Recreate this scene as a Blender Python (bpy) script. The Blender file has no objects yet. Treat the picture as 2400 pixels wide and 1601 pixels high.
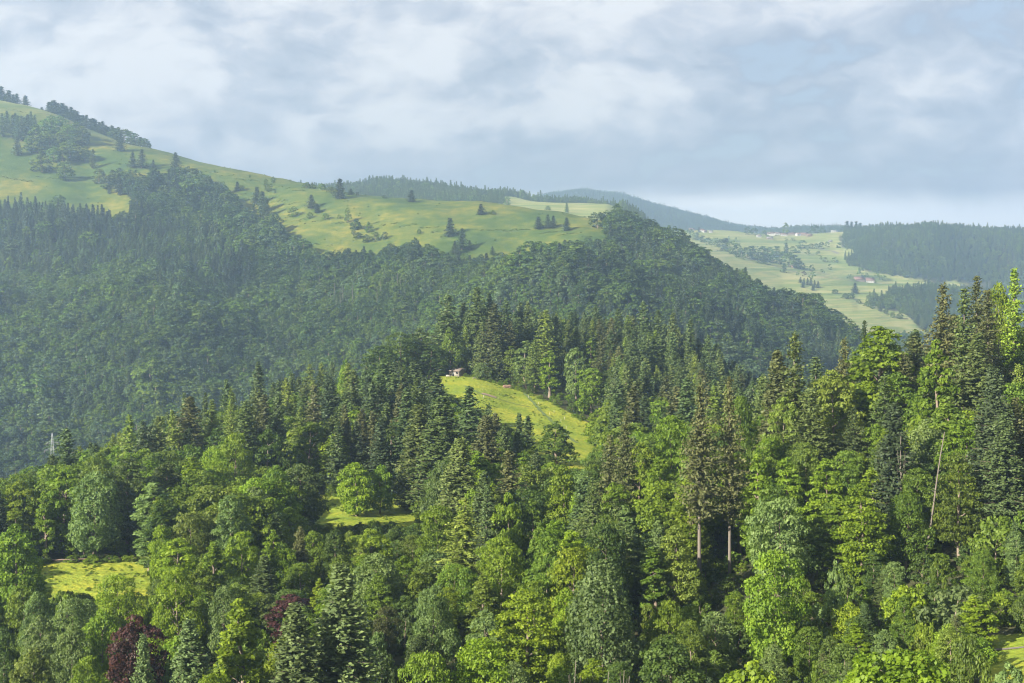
import bpy, math, random, time
import numpy as np
from mathutils import Vector
T0 = time.time()
random.seed(7)
RS = np.random.RandomState(11)
S = bpy.context.scene
COL = S.collection
PI = math.pi

# ------------------------------------------------------------------ camera
F, CX, HV = 3265.0, 1175.5, 600.0        # focal length, optical axis and eye level in photo units (2351 wide)
cam_d = bpy.data.cameras.new('camera'); cam = bpy.data.objects.new('camera', cam_d); COL.objects.link(cam)
cam.location = (0, 0, 0); cam.rotation_euler = (PI/2, 0, 0)
cam_d.sensor_width = 36; cam_d.lens = 50; cam_d.shift_y = -(784-HV)/2351.0
cam_d.clip_start = 0.5; cam_d.clip_end = 40000
S.camera = cam

# ------------------------------------------------------------------ light
SUN_EL, SUN_BACK = 25.0, 42.0            # sun from the left, a little behind the camera
el, bk = math.radians(SUN_EL), math.radians(SUN_BACK)
sunv = Vector((-math.cos(el)*math.cos(bk), -math.cos(el)*math.sin(bk), math.sin(el)))
sd = bpy.data.lights.new('sun', 'SUN'); sd.energy = 5.0; sd.angle = math.radians(0.5); sd.color = (1.0, 0.93, 0.79)
sun = bpy.data.objects.new('sun', sd); COL.objects.link(sun)
sun.rotation_euler = sunv.to_track_quat('Z', 'Y').to_euler()

S.view_settings.view_transform = 'Standard'; S.view_settings.look = 'None'
S.view_settings.exposure = 1.95; S.view_settings.gamma = 1.0; S.view_settings.use_curve_mapping = False
c = S.cycles
c.max_bounces = 8; c.diffuse_bounces = 6; c.glossy_bounces = 1; c.transmission_bounces = 4; c.volume_bounces = 1; c.transparent_max_bounces = 4
c.use_denoising = True; c.filter_width = 1.1
c.caustics_reflective = False; c.caustics_refractive = False

# ------------------------------------------------------------------ node helpers
class NT:
    def __init__(s, tree): s.t = tree; s.n = tree.nodes; s.l = tree.links
    def new(s, typ, **kw):
        n = s.n.new(typ)
        for k, v in kw.items(): setattr(n, k, v)
        return n
    def put(s, sock, v):
        if isinstance(v, bpy.types.NodeSocket): s.l.new(v, sock)
        else: sock.default_value = v
    def math(s, op, a, b=0.0, c=None, clamp=False):
        n = s.new('ShaderNodeMath', operation=op); n.use_clamp = clamp
        s.put(n.inputs[0], a); s.put(n.inputs[1], b)
        if c is not None: s.put(n.inputs[2], c)
        return n.outputs[0]
    def vmath(s, op, a, b=(0, 0, 0)):
        n = s.new('ShaderNodeVectorMath', operation=op); s.put(n.inputs[0], a); s.put(n.inputs[1], b); return n.outputs[0]
    def noise(s, vec, scale, detail=4, rough=.55, dist=0.0):
        n = s.new('ShaderNodeTexNoise'); s.l.new(vec, n.inputs['Vector'])
        n.inputs['Scale'].default_value = scale; n.inputs['Detail'].default_value = detail
        n.inputs['Roughness'].default_value = rough; n.inputs['Distortion'].default_value = dist
        return n.outputs[0]
    def ramp(s, fac, stops, interp='LINEAR'):
        n = s.new('ShaderNodeValToRGB'); n.color_ramp.interpolation = interp
        e = n.color_ramp.elements
        while len(e) < len(stops): e.new(0.5)
        for i, (p, c_) in enumerate(stops):
            e[i].position = p; e[i].color = (*c_, 1) if len(c_) == 3 else c_
        s.l.new(fac, n.inputs[0]); return n.outputs[0]
    def mix(s, fac, a, b, blend='MIX'):
        n = s.new('ShaderNodeMix', data_type='RGBA', blend_type=blend)
        s.put(n.inputs[0], fac)
        for i, v in ((6, a), (7, b)):
            if isinstance(v, bpy.types.NodeSocket): s.l.new(v, n.inputs[i])
            else: n.inputs[i].default_value = (*v, 1) if len(v) == 3 else v
        return n.outputs[2]
    def smooth(s, x, a, b, lo=0.0, hi=1.0):
        n = s.new('ShaderNodeMapRange', interpolation_type='SMOOTHSTEP')
        s.put(n.inputs[0], x); n.inputs[1].default_value = a; n.inputs[2].default_value = b
        n.inputs[3].default_value = lo; n.inputs[4].default_value = hi
        return n.outputs[0]

# ------------------------------------------------------------------ sky: clear sky behind a broken cloud deck
W = bpy.data.worlds.new('World'); S.world = W; W.use_nodes = True
nt = NT(W.node_tree); nt.n.clear()
SKY_STRENGTH = 0.05; SKY_GAIN = .30
tc = nt.new('ShaderNodeTexCoord'); D = tc.outputs['Generated']
sep = nt.new('ShaderNodeSeparateXYZ'); nt.l.new(D, sep.inputs[0])
dx, dy, dz = sep.outputs
az = nt.math('ARCTAN2', dx, dy)                       # 0 straight ahead, + to the right
elv = nt.math('ARCSINE', dz)
sk = nt.new('ShaderNodeTexSky', sky_type='NISHITA'); sk.sun_disc = False
sk.sun_elevation = el; sk.sun_rotation = math.radians(270-SUN_BACK); sk.altitude = 800; sk.dust_density = 2.0
V = nt.new('ShaderNodeCombineXYZ'); nt.l.new(nt.math('MULTIPLY', az, 1.0), V.inputs[0]); nt.l.new(nt.math('MULTIPLY', elv, 1.75), V.inputs[1]); V.inputs[2].default_value = 3.37
P = V.outputs[0]
def warped(vec, scale, amount, det=3):
    w_ = nt.new('ShaderNodeTexNoise'); w_.inputs['Scale'].default_value = scale; w_.inputs['Detail'].default_value = det; nt.l.new(vec, w_.inputs['Vector'])
    k = nt.new('ShaderNodeVectorMath', operation='SCALE'); nt.l.new(nt.vmath('SUBTRACT', w_.outputs['Color'], (.5, .5, .5)), k.inputs[0]); k.inputs[3].default_value = amount
    return nt.vmath('ADD', vec, k.outputs[0])
PW = warped(P, 8.0, .07)
PF = warped(PW, 40.0, .018, 4)
big = nt.noise(PW, 5.5, 5, .5)
fine = nt.noise(PF, 15.0, 9, .6)
puff = nt.math('SUBTRACT', 1.0, nt.math('ABSOLUTE', nt.math('SUBTRACT', nt.math('MULTIPLY', nt.noise(PF, 21.0, 7, .55), 4.0), 2.0)))
sunward = nt.vmath('ADD', PF, (-.014, .016, 0))
relief = nt.math('SUBTRACT', nt.noise(PF, 13.0, 7, .52), nt.noise(sunward, 13.0, 7, .52))   # lit tops, shaded bases
wisp = nt.noise(P, 3.1, 5, .6, 1.2)
def bump(u, v, ru, rv, amp):                          # a bank of cloud, given by bearing and elevation
    a0, e0 = math.atan((u-CX)/F), math.atan((HV-v)/F)
    x = nt.math('DIVIDE', nt.math('SUBTRACT', az, a0), ru/F); y = nt.math('DIVIDE', nt.math('SUBTRACT', elv, e0), rv/F)
    r2 = nt.math('ADD', nt.math('MULTIPLY', x, x), nt.math('MULTIPLY', y, y))
    return nt.math('MULTIPLY', nt.math('EXPONENT', nt.math('MULTIPLY', r2, -1.0)), amp)
bias = None
for b in [(120, 180, 330, 160, .17), (930, 190, 190, 130, .13), (1330, 220, 240, 130, .15), (1700, 40, 220, 60, .12), (2110, 40, 180, 50, .06),
          (2160, 190, 120, 80, .09), (500, 190, 45, 30, .15), (620, 330, 330, 60, -.06), (600, 60, 200, 60, .03), (1880, 330, 420, 90, -.08), (1250, 395, 500, 50, -.10), (2250, 90, 170, 90, -.08),
          (900, 300, 200, 25, .08), (1550, 295, 200, 20, .05), (1190, 130, 70, 120, -.10), (690, 150, 120, 90, -.08)]:
    x = bump(*b); bias = x if bias is None else nt.math('ADD', bias, x)
dens = nt.math('ADD', nt.math('ADD', nt.math('ADD', nt.math('MULTIPLY', big, .42), nt.math('MULTIPLY', fine, .58)), nt.math('ADD', nt.math('MULTIPLY', puff, .03), nt.math('MULTIPLY', relief, .55))), nt.math('SUBTRACT', nt.math('MULTIPLY', bias, .55), .02))
left = nt.smooth(az, -0.45, 0.42, 0.035, -0.025)      # the deck is brighter on the sun's side
dens = nt.math('ADD', nt.math('MULTIPLY', nt.math('SUBTRACT', dens, .5), 1.25), nt.math('ADD', left, .505))
cl = nt.ramp(dens, [(p_, tuple(x*SKY_GAIN for x in c__)) for p_, c__ in [(.37, (.40, .445, .52)), (.46, (.51, .55, .61)), (.53, (.60, .625, .675)), (.59, (.72, .725, .745)), (.68, (.84, .835, .83))]])
# the pale strip of open sky under the edge of the deck, and the smooth grey base above it
edge = nt.math('ADD', elv, nt.math('MULTIPLY', nt.math('SUBTRACT', nt.math('ADD', nt.math('MULTIPLY', wisp, .6), nt.math('MULTIPLY', big, .4)), .5), .05))
base = nt.smooth(edge, .030, .095, 1.0, 0.0)
cl = nt.mix(nt.math('MULTIPLY', base, .72), cl, tuple(x*SKY_GAIN for x in (.60, .615, .655)))
strip = nt.smooth(edge, .030, .052, 1.0, 0.0)
cl = nt.mix(strip, cl, tuple(x*SKY_GAIN for x in (2.3, 2.15, 1.95)))
hi = nt.smooth(elv, .25, .9, 0.0, .22)                # higher up the deck thins out to blue
bgc = nt.new('ShaderNodeBackground'); nt.l.new(nt.vmath('SCALE', cl), bgc.inputs[0]); bgc.inputs[0].links[0].from_node.inputs[3].default_value = 1.0
bgc.inputs[1].default_value = 1.0
bgs = nt.new('ShaderNodeBackground'); nt.l.new(sk.outputs[0], bgs.inputs[0]); bgs.inputs[1].default_value = SKY_STRENGTH
gap = nt.math('ADD', hi, nt.smooth(dens, .30, .40, .25, .06))
mx = nt.new('ShaderNodeMixShader'); nt.l.new(gap, mx.inputs[0]); nt.l.new(bgc.outputs[0], mx.inputs[1]); nt.l.new(bgs.outputs[0], mx.inputs[2])
wo = nt.new('ShaderNodeOutputWorld'); nt.l.new(mx.outputs[0], wo.inputs[0])

HAZE_DENSITY = 2.0e-4
HAZE_COLOR = (.54, .74, 1.0)

# ------------------------------------------------------------------ terrain
def hsh(ix, iy, s):
    h = (ix*374761393 + iy*668265263 + s*974711) & 0xffffffff
    h = ((h ^ (h >> 13))*1274126177) & 0xffffffff
    return ((h ^ (h >> 16)) & 0xffff)/65535.0
def vnoise(x, y, s=0):
    x = np.asarray(x, float); y = np.asarray(y, float)
    ix = np.floor(x).astype(np.int64); iy = np.floor(y).astype(np.int64)
    fx = x-ix; fy = y-iy; fx = fx*fx*(3-2*fx); fy = fy*fy*(3-2*fy)
    a = hsh(ix, iy, s); b = hsh(ix+1, iy, s); c_ = hsh(ix, iy+1, s); d = hsh(ix+1, iy+1, s)
    return (a*(1-fx)+b*fx)*(1-fy)+(c_*(1-fx)+d*fx)*fy
def fbm(x, y, s=0, o=4):
    t = 0; a = .5
    for i in range(o):
        t = t+a*vnoise(x*2**i, y*2**i, s+i); a *= .5
    return t/(1-.5**o)

UMIN, UMAX, NU = -900.0, 3250.0, 560
UG = np.linspace(UMIN, UMAX, NU)
YG = np.exp(np.linspace(math.log(4.0), math.log(9800.0), 780)); NY = len(YG)
def cv(pairs): a = sorted(pairs.items()); return np.interp(UG, [p[0] for p in a], [p[1] for p in a])
def cst(v): return np.full(NU, float(v))
def zv(Y, v): return (HV-v)/F*Y
rows = []
def rz(Y, z):
    Y = cv(Y) if isinstance(Y, dict) else cst(Y); z = cv(z) if isinstance(z, dict) else cst(z); rows.append((Y, z))
def rv(Y, v):
    Y = cv(Y) if isinstance(Y, dict) else cst(Y); rows.append((Y, zv(Y, cv(v))))
rz(3.9, -14)
rz(60, {-900:-36, 1400:-36, 2351:-29})
rz(120, {-900:-51, 1200:-50, 1600:-46, 2000:-43, 2351:-37})
rz(180, {-900:-58, 1200:-58, 1400:-56, 1600:-55, 1800:-53, 2000:-51, 2200:-48, 2351:-46, 3250:-38})
rz(225, {-900:-59, 600:-58, 1200:-57, 1400:-55, 1600:-52, 1800:-48, 2000:-45, 2200:-41, 2351:-37, 3250:-20})
rz(270, {-900:-60, 0:-58, 1200:-57, 1400:-55, 1600:-50, 1800:-44, 2000:-39, 2200:-35, 2351:-30, 3250:-8})
rz(335, {-900:-72, -300:-66, 0:-63, 200:-62, 400:-60, 600:-58, 800:-57, 1400:-57, 1600:-53, 1800:-48, 2000:-44, 2200:-40, 2351:-36, 3250:-15})
rz(430, {-900:-110, -300:-98, 0:-86, 200:-75, 400:-65, 600:-60, 800:-57, 1000:-55, 1200:-56, 1400:-58, 1600:-60, 1800:-64, 2000:-66, 2351:-64, 3250:-50})
rz(545, {-900:-145, -300:-138, 0:-128, 200:-112, 400:-92, 600:-72, 800:-57, 1000:-44.5, 1080:-44.3, 1200:-47, 1400:-50, 1600:-58, 1800:-72, 2000:-88, 2351:-95, 3250:-90})
rz(600, {-900:-160, 0:-148, 200:-140, 400:-118, 600:-92, 800:-68, 1000:-47, 1200:-44, 1400:-44, 1600:-53, 1800:-76, 2000:-100, 2351:-115})
rz(720, {-900:-172, 0:-165, 400:-155, 800:-122, 1000:-98, 1200:-88, 1400:-88, 1600:-98, 1800:-118, 2000:-135, 2351:-145})
rz(880, {-900:-172, 2000:-172, 3250:-165})
rz(1000, {-900:-158, 0:-160, 400:-158, 800:-148, 1200:-130, 1600:-135, 2000:-150, 2351:-160})
R13 = {-900:1380, 0:1350, 400:1300, 800:1250, 1200:1200, 1600:1150, 2000:1120}
rv(R13, {-900:740, 0:790, 400:780, 800:760, 1200:725, 1400:735, 1600:775, 1800:860, 2000:950, 2351:1100, 3250:1120})
R14 = {-900:1750, 0:1700, 200:1680, 400:1640, 600:1550, 800:1450, 1000:1420, 1200:1400, 1400:1380, 1600:1330, 1800:1270, 2000:1230}
rv(R14, {-900:330, -300:420, 0:468, 200:495, 400:515, 600:568, 800:610, 1000:603, 1200:622, 1400:592, 1600:680, 1800:785, 2000:890, 2351:1060, 3250:1090})
R15 = {-900:2350, 0:2200, 200:2150, 400:2050, 600:1950, 800:1800, 1000:1730, 1200:1650, 1400:1600, 1600:1480, 1800:1380, 2000:1320}
ridge_v = {-900:185, -300:196, 0:236, 100:262, 200:302, 345:340, 480:378, 620:415, 700:428, 800:450, 960:460, 1100:469, 1250:484, 1350:495, 1430:518, 1500:550, 1600:598, 1700:656, 1760:702, 1800:722, 1870:734, 1950:790, 2010:835, 2200:950, 2351:1020, 3250:1000}
rv(R15, ridge_v)
RIDGE_Y = cv(R15)
rz(RIDGE_Y.tolist() and dict(zip(UG, RIDGE_Y+300)), dict(zip(UG, rows[-1][1]-55)))
rz({-900:2750, 0:2720, 400:2600, 800:2450, 1200:2350, 1400:2300, 1600:2200, 2000:2200, 3250:2200},
   {-900:150, 0:130, 400:90, 800:70, 1000:75, 1200:83, 1400:68, 1500:20, 1600:-60, 1800:-88, 2000:-107, 2200:-140, 2351:-165, 3250:-170})
rv(2790, {-900:420, 400:460, 700:448, 900:450, 1000:455, 1200:466, 1400:472, 1460:500, 1500:530, 1600:585, 1700:612, 1800:635, 1900:640, 2000:650, 2100:654, 2200:668, 2351:705, 3250:760})
rv(3080, {-900:480, 400:470, 600:462, 680:452, 780:437, 880:424, 1000:440, 1100:452, 1180:454, 1225:470, 1330:474, 1430:490, 1500:540, 1600:572, 1700:590, 1800:612, 1900:628, 2000:642, 2060:665, 2200:705, 2351:715, 3250:740})
rv(3500, {-900:520, 600:500, 1200:500, 1430:540, 1500:548, 1600:560, 1700:568, 1800:575, 1900:578, 1940:574, 2000:552, 2060:537, 2130:528, 2200:530, 2290:540, 2351:543, 3250:560})
rv(3900, {-900:540, 1200:540, 1430:534, 1500:531, 1600:531, 1700:534, 1800:537, 1900:534, 1950:531, 2000:533, 2200:545, 2351:550, 3250:560})
rv(4400, {-900:590, 3250:600})
rv(5200, {-900:590, 1700:580, 1750:552, 1800:531, 1850:528, 1930:526, 2000:534, 2100:560, 3250:600})
rv(6300, {-900:560, 1000:505, 1150:485, 1220:458, 1330:439, 1420:449, 1500:473, 1600:500, 1700:524, 1800:537, 2000:562, 2351:590, 3250:600})
rz(7500, -120); rz(9900, -160)
# interpolate every bearing along the distance (monotone cubic), then smooth a little
ly = np.log(YG)
Z = np.zeros((NU, NY))
for i in range(NU):
    xs = np.log(np.array([r[0][i] for r in rows])); zs = np.array([r[1][i] for r in rows])
    h = np.diff(xs); dl = np.diff(zs)/h
    m = np.zeros(len(xs)); m[0] = dl[0]; m[-1] = dl[-1]
    for k in range(1, len(xs)-1):
        if dl[k-1]*dl[k] > 0:
            w1 = 2*h[k]+h[k-1]; w2 = h[k]+2*h[k-1]; m[k] = (w1+w2)/(w1/dl[k-1]+w2/dl[k])
    j = np.clip(np.searchsorted(xs, ly)-1, 0, len(xs)-2); t = (ly-xs[j])/h[j]
    Z[i] = (2*t**3-3*t**2+1)*zs[j]+(t**3-2*t**2+t)*h[j]*m[j]+(-2*t**3+3*t**2)*zs[j+1]+(t**3-t**2)*h[j]*m[j+1]
for _ in range(2):
    Z[1:-1] = .25*Z[:-2]+.5*Z[1:-1]+.25*Z[2:]
UU, YY = np.meshgrid(UG, YG, indexing='ij')
XX = (UU-CX)/F*YY

def in_poly(u, v, poly):
    u = np.asarray(u); v = np.asarray(v); r = np.zeros(u.shape, bool); n = len(poly); j = n-1
    for i in range(n):
        (x1, y1), (x2, y2) = poly[i], poly[j]
        if y1 != y2:
            r ^= ((y1 > v) != (y2 > v)) & (u < (x2-x1)*(v-y1)/(y2-y1)+x1)
        j = i
    return r
# spurs and gullies on the far wooded hillside, small unevenness elsewhere
sp = 1-np.abs(2*fbm((XX*.9+YY*.45)/400., (YY*.35-XX*.2)/520., 5, 3)-1)
msk = np.clip((YY-940)/160, 0, 1)*np.clip((1480-YY)/170, 0, 1)
msk *= np.clip((cv(R14)[:, None]-90-YY)/220, 0, 1)
Z += msk*((sp-.74)*np.where(UU < 1450, 120, 60))
for x0_, A_, sl_, sr_ in ((-345, 62, 260, 95), (-150, 26, 90, 62), (70, 46, 200, 120), (-560, 30, 120, 80)):   # the main spurs, steep on the side away from the sun
    q_ = XX-(x0_-.30*(YY-1300))+18*(fbm(YY/140., XX/300., 15, 2)-.5)
    Z += msk*A_*np.exp(-(q_/np.where(q_ < 0, sl_, sr_))**2)*np.clip((YY-960)/250, .25, 1)
m2 = np.clip((YY-2300)/300, 0, 1)
Z += m2*(fbm(XX/190., YY/190., 9, 3)-.5)*np.where(UU > 1960, 34, 15)*np.clip((9000-YY)/3000, 0, 1)
m3 = np.clip((YY-1350)/150, 0, 1)*np.clip((2300-YY)/200, 0, 1)
Z += m3*(fbm(XX/110., YY/160., 21, 4)-.5)*16
m4 = np.clip((YY-150)/50, 0, 1)*np.clip((900-YY)/200, 0, 1)
Z += m4*(fbm(XX/22., YY/22., 31, 3)-.5)*1.6

# open land, as outlines in bearing / elevation with a range of distance
def Vg(u, Y, z): return HV-z/Y*F
VV = Vg(UU, YY, Z)
MEADOWS = [
 ([(-900,-200),(1425,-200),(1425,505),(1398,520),(1405,548),(1400,572),(1300,598),(1230,614),(1150,622),(1040,608),(1000,598),(900,598),(850,612),(760,622),(715,604),(668,572),(640,548),(600,532),(560,520),(520,472),(480,442),(350,428),(330,442),(215,442),(320,458),(290,518),(200,505),(0,482),(-400,440),(-900,360)], 1300, 2560),
 ([(1150,440),(1440,440),(1440,540),(1150,540)], 2200, 2990),
 ([(1480,500),(1990,500),(1962,524),(1940,545),(1930,556),(1950,572),(1958,588),(1940,600),(1985,622),(2080,640),(2260,652),(2260,672),(2110,668),(2030,676),(2000,690),(2110,740),(2150,790),(1480,800)], 1950, 4300),
 ([(790,960),(830,915),(900,868),(960,850),(1000,850),(1080,862),(1180,888),(1250,916),(1335,962),(1385,1005),(1400,1080),(1370,1135),(1260,1100),(1180,1000),(1090,945),(1000,900),(900,925),(830,960)], 340, 566),
 ([(715,1135),(965,1135),(965,1225),(715,1225)], 300, 352),
 ([(60,1272),(345,1272),(355,1400),(60,1400)], 238, 274),
 ([(2262,1462),(2500,1440),(2700,1700),(2235,1700)], 110, 178),
]
def meadow_mask(u, v, Y):
    u = u+np.where(Y > 1200, (vnoise(u/23., Y/60., 91)+.5*vnoise(u/9., Y/25., 92)-.75)*np.where(Y > 2000, 46, 13), 0)   # uneven forest edges
    m = np.zeros(np.asarray(u).shape, bool)
    for poly, a, b in MEADOWS: m |= in_poly(u, v, poly) & (Y >= a) & (Y <= b)
    return m
MM = meadow_mask(UU, VV, YY).astype(np.float32)
MF = MM.copy()
for _ in range(2):
    MF[1:-1] = .25*MF[:-2]+.5*MF[1:-1]+.25*MF[2:]; MF[:, 1:-1] = .25*MF[:, :-2]+.5*MF[:, 1:-1]+.25*MF[:, 2:]
# terraced grazing paths on the open hillside
ter = np.clip((YY-1450)/100, 0, 1)*np.clip((2300-YY)/100, 0, 1)*MF
def samp(G, u, Y):
    fu = np.clip((np.asarray(u, float)-UMIN)/(UMAX-UMIN)*(NU-1), 0, NU-1.001)
    fy = np.clip((np.log(np.maximum(Y, 4.01))-ly[0])/(ly[-1]-ly[0])*(NY-1), 0, NY-1.001)
    i = fu.astype(int); j = fy.astype(int); a = fu-i; b = fy-j
    return (G[i, j]*(1-a)+G[i+1, j]*a)*(1-b)+(G[i, j+1]*(1-a)+G[i+1, j+1]*a)*b
def gz(u, Y): return samp(Z, u, Y)
def gzx(x, y): return gz(CX+x/y*F, y)
SL = Z/YY
CM = np.maximum.accumulate(SL, axis=1)               # highest ground angle met so far along each bearing
def seen(u, Y, h, slack=0.0):
    return (gz(u, Y)+h)/Y > samp(CM, u, np.asarray(Y)*.985)-slack
def findY(u, v, a, b):
    i = int(round((u-UMIN)/(UMAX-UMIN)*(NU-1))); k = np.where((YG >= a) & (YG <= b))[0]
    d = np.abs(VV[i, k]-v)+np.where(SL[i, k] >= CM[i, k-1]-2e-4, 0, 60)      # on ground that is in view
    return float(YG[k[np.argmin(d)]])

def mesh_from(name, verts, faces, tint=None, smooth=False, mats=(), midx=None):
    me = bpy.data.meshes.new(name)
    verts = np.ascontiguousarray(verts, np.float32); faces = np.ascontiguousarray(faces, np.int32)
    nf, k = faces.shape
    me.vertices.add(len(verts)); me.vertices.foreach_set('co', verts.ravel())
    me.loops.add(nf*k); me.loops.foreach_set('vertex_index', faces.ravel())
    me.polygons.add(nf); me.polygons.foreach_set('loop_start', np.arange(0, nf*k, k, dtype=np.int32))
    if smooth: me.polygons.foreach_set('use_smooth', np.ones(nf, bool))
    if tint is not None:
        a = me.attributes.new('tint', 'FLOAT', 'POINT'); a.data.foreach_set('value', np.ascontiguousarray(tint, np.float32))
    for m in mats: me.materials.append(m)
    if midx is not None: me.polygons.foreach_set('material_index', np.ascontiguousarray(midx, np.int32))
    me.update(calc_edges=True)
    return me

# ------------------------------------------------------------------ materials
def mat(name):
    m = bpy.data.materials.new(name); m.use_nodes = True; t = NT(m.node_tree); t.n.clear()
    return m, t
def finish(t, shader): o = t.new('ShaderNodeOutputMaterial'); t.l.new(shader, o.inputs[0])
def leaf_mat(name, trans=.38, rough=.55, warm=.16):
    m, t = mat(name)
    oi = t.new('ShaderNodeObjectInfo'); at = t.new('ShaderNodeAttribute', attribute_name='tint')
    ia = t.new('ShaderNodeAttribute', attribute_name='leaf_colour'); ia.attribute_type = 'INSTANCER'
    col = t.mix(1.0, oi.outputs['Color'], ia.outputs['Color'], 'ADD'); rnd = oi.outputs['Random']; ti = at.outputs['Fac']
    bri = t.math('ADD', t.math('MULTIPLY', ti, .75), t.math('ADD', t.math('MULTIPLY', rnd, .34), .13))
    b = t.mix(1.0, col, bri, 'MULTIPLY')
    hs = t.new('ShaderNodeHueSaturation'); t.l.new(b, hs.inputs['Color'])
    r2 = t.math('FRACT', t.math('MULTIPLY', rnd, 17.31))
    t.l.new(t.math('ADD', t.math('MULTIPLY', r2, -.024), t.math('ADD', t.math('MULTIPLY', ti, -.022), .534)), hs.inputs['Hue'])
    hs.inputs['Saturation'].default_value = 1.0
    p = t.new('ShaderNodeBsdfPrincipled'); t.l.new(hs.outputs[0], p.inputs['Base Color']); p.inputs['Roughness'].default_value = rough
    p.inputs['Specular IOR Level'].default_value = .22
    tr = t.new('ShaderNodeBsdfTranslucent')
    t.l.new(t.mix(1.0, hs.outputs[0], (1.15, 1.25, .5), 'MULTIPLY'), tr.inputs[0])
    mx = t.new('ShaderNodeMixShader'); mx.inputs[0].default_value = trans
    t.l.new(p.outputs[0], mx.inputs[1]); t.l.new(tr.outputs[0], mx.inputs[2])
    finish(t, mx.outputs[0]); return m
M_LEAF = leaf_mat('broad_leaves', .48)
M_NEEDLE = leaf_mat('needles', .28, .6)
def plain(name, colr, rough=.8, var=.25, scale=3.0, stretch=(1, 1, 1), bumpd=0.0):
    m, t = mat(name); g = t.new('ShaderNodeTexCoord').outputs['Object']
    v = t.vmath('MULTIPLY', g, stretch)
    n = t.noise(v, scale, 6, .6)
    k = t.math('ADD', t.math('MULTIPLY', n, 2*var), 1-var)
    p = t.new('ShaderNodeBsdfPrincipled'); t.l.new(t.mix(1.0, colr, k, 'MULTIPLY'), p.inputs['Base Color']); p.inputs['Roughness'].default_value = rough
    if bumpd:
        b = t.new('ShaderNodeBump'); b.inputs['Distance'].default_value = bumpd; t.l.new(n, b.inputs['Height']); t.l.new(b.outputs[0], p.inputs['Normal'])
    finish(t, p.outputs[0]); return m
M_BARK = plain('bark', (.15, .115, .085), .9, .45, 2.0, (3, 3, .5), .05)
M_PALEBARK = plain('pale_bark', (.105, .088, .07), .9, .35, 2.0, (3, 3, .5), .05)
M_BARKS = plain('reddish_bark', (.19, .135, .10), .9, .4, 2.0, (3, 3, .5), .05)

def ground_mat():
    m, t = mat('ground_cover')
    g = t.new('ShaderNodeTexCoord').outputs['Object']
    mk = t.new('ShaderNodeAttribute', attribute_name='meadow').outputs['Fac']
    kn = t.new('ShaderNodeAttribute', attribute_name='lush').outputs['Fac']
    s3 = t.new('ShaderNodeSeparateXYZ'); t.l.new(g, s3.inputs[0])
    n1 = t.noise(g, .012, 6, .6); n2 = t.noise(g, .08, 6, .62); n3 = t.noise(g, .9, 5, .65)
    # hay meadow and pasture: olive, fresh and flowering patches
    far = t.ramp(t.math('ADD', t.math('MULTIPLY', n1, .6), t.math('MULTIPLY', n2, .4)),
                 [(.36, (.028, .055, .010)), (.46, (.050, .080, .012)), (.54, (.095, .108, .014)), (.64, (.185, .158, .024))])
    near = t.ramp(t.math('ADD', t.math('MULTIPLY', n2, .55), t.math('MULTIPLY', n3, .45)),
                  [(.32, (.090, .140, .017)), (.47, (.160, .200, .021)), (.57, (.23, .24, .025)), (.70, (.34, .29, .030))])
    pale = t.new('ShaderNodeAttribute', attribute_name='hay').outputs['Fac']
    zc = t.new('ShaderNodeCombineXYZ'); t.l.new(t.math('MULTIPLY', s3.outputs[0], .0035), zc.inputs[0]); t.l.new(t.math('MULTIPLY', s3.outputs[1], .0012), zc.inputs[1]); t.l.new(t.math('MULTIPLY', s3.outputs[2], .075), zc.inputs[2])
    strips = t.noise(zc.outputs[0], 1.0, 3, .55)
    hay = t.ramp(strips, [(.34, (.10, .14, .035)), (.44, (.17, .20, .05)), (.50, (.27, .25, .09)), (.56, (.15, .185, .045)), (.66, (.31, .28, .11))])
    far = t.mix(pale, far, hay)
    gr = t.mix(kn, far, near)
    # grazing paths that follow the slope: thin lines at even height
    zz = t.new('ShaderNodeCombineXYZ'); t.l.new(t.math('MULTIPLY', s3.outputs[0], .006), zz.inputs[0]); t.l.new(t.math('MULTIPLY', s3.outputs[1], .002), zz.inputs[1]); t.l.new(t.math('MULTIPLY', s3.outputs[2], .22), zz.inputs[2])
    ln = t.noise(zz.outputs[0], 1.0, 4, .6)
    lines = t.math('MULTIPLY', t.smooth(t.math('ABSOLUTE', t.math('SUBTRACT', t.math('FRACT', t.math('MULTIPLY', ln, 5.0)), .5)), 0.0, .10, 1, 0), t.math('SUBTRACT', 1.0, kn))
    gr = t.mix(t.math('MULTIPLY', lines, .6), gr, (.05, .07, .02))
    n4 = t.noise(g, .35, 4, .7)
    gr = t.mix(t.math('MULTIPLY', t.smooth(n4, .56, .70, 0, 1), .45), gr, (.09, .13, .025))
    fl = t.ramp(n2, [(.35, (.028, .034, .014)), (.6, (.05, .05, .022)), (.75, (.085, .06, .035))])
    colr = t.mix(t.smooth(t.math('ADD', mk, t.math('MULTIPLY', t.math('SUBTRACT', n2, .5), .5)), .35, .6, 0, 1), fl, gr)
    p = t.new('ShaderNodeBsdfPrincipled'); t.l.new(colr, p.inputs['Base Color']); p.inputs['Roughness'].default_value = .85
    p.inputs['Specular IOR Level'].default_value = .1
    b = t.new('ShaderNodeBump'); b.inputs['Distance'].default_value = .5; b.inputs['Strength'].default_value = .7
    t.l.new(t.math('ADD', n3, t.math('MULTIPLY', n4, 2.0)), b.inputs['Height']); t.l.new(b.outputs[0], p.inputs['Normal'])
    finish(t, p.outputs[0]); return m
M_GROUND = ground_mat()

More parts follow.
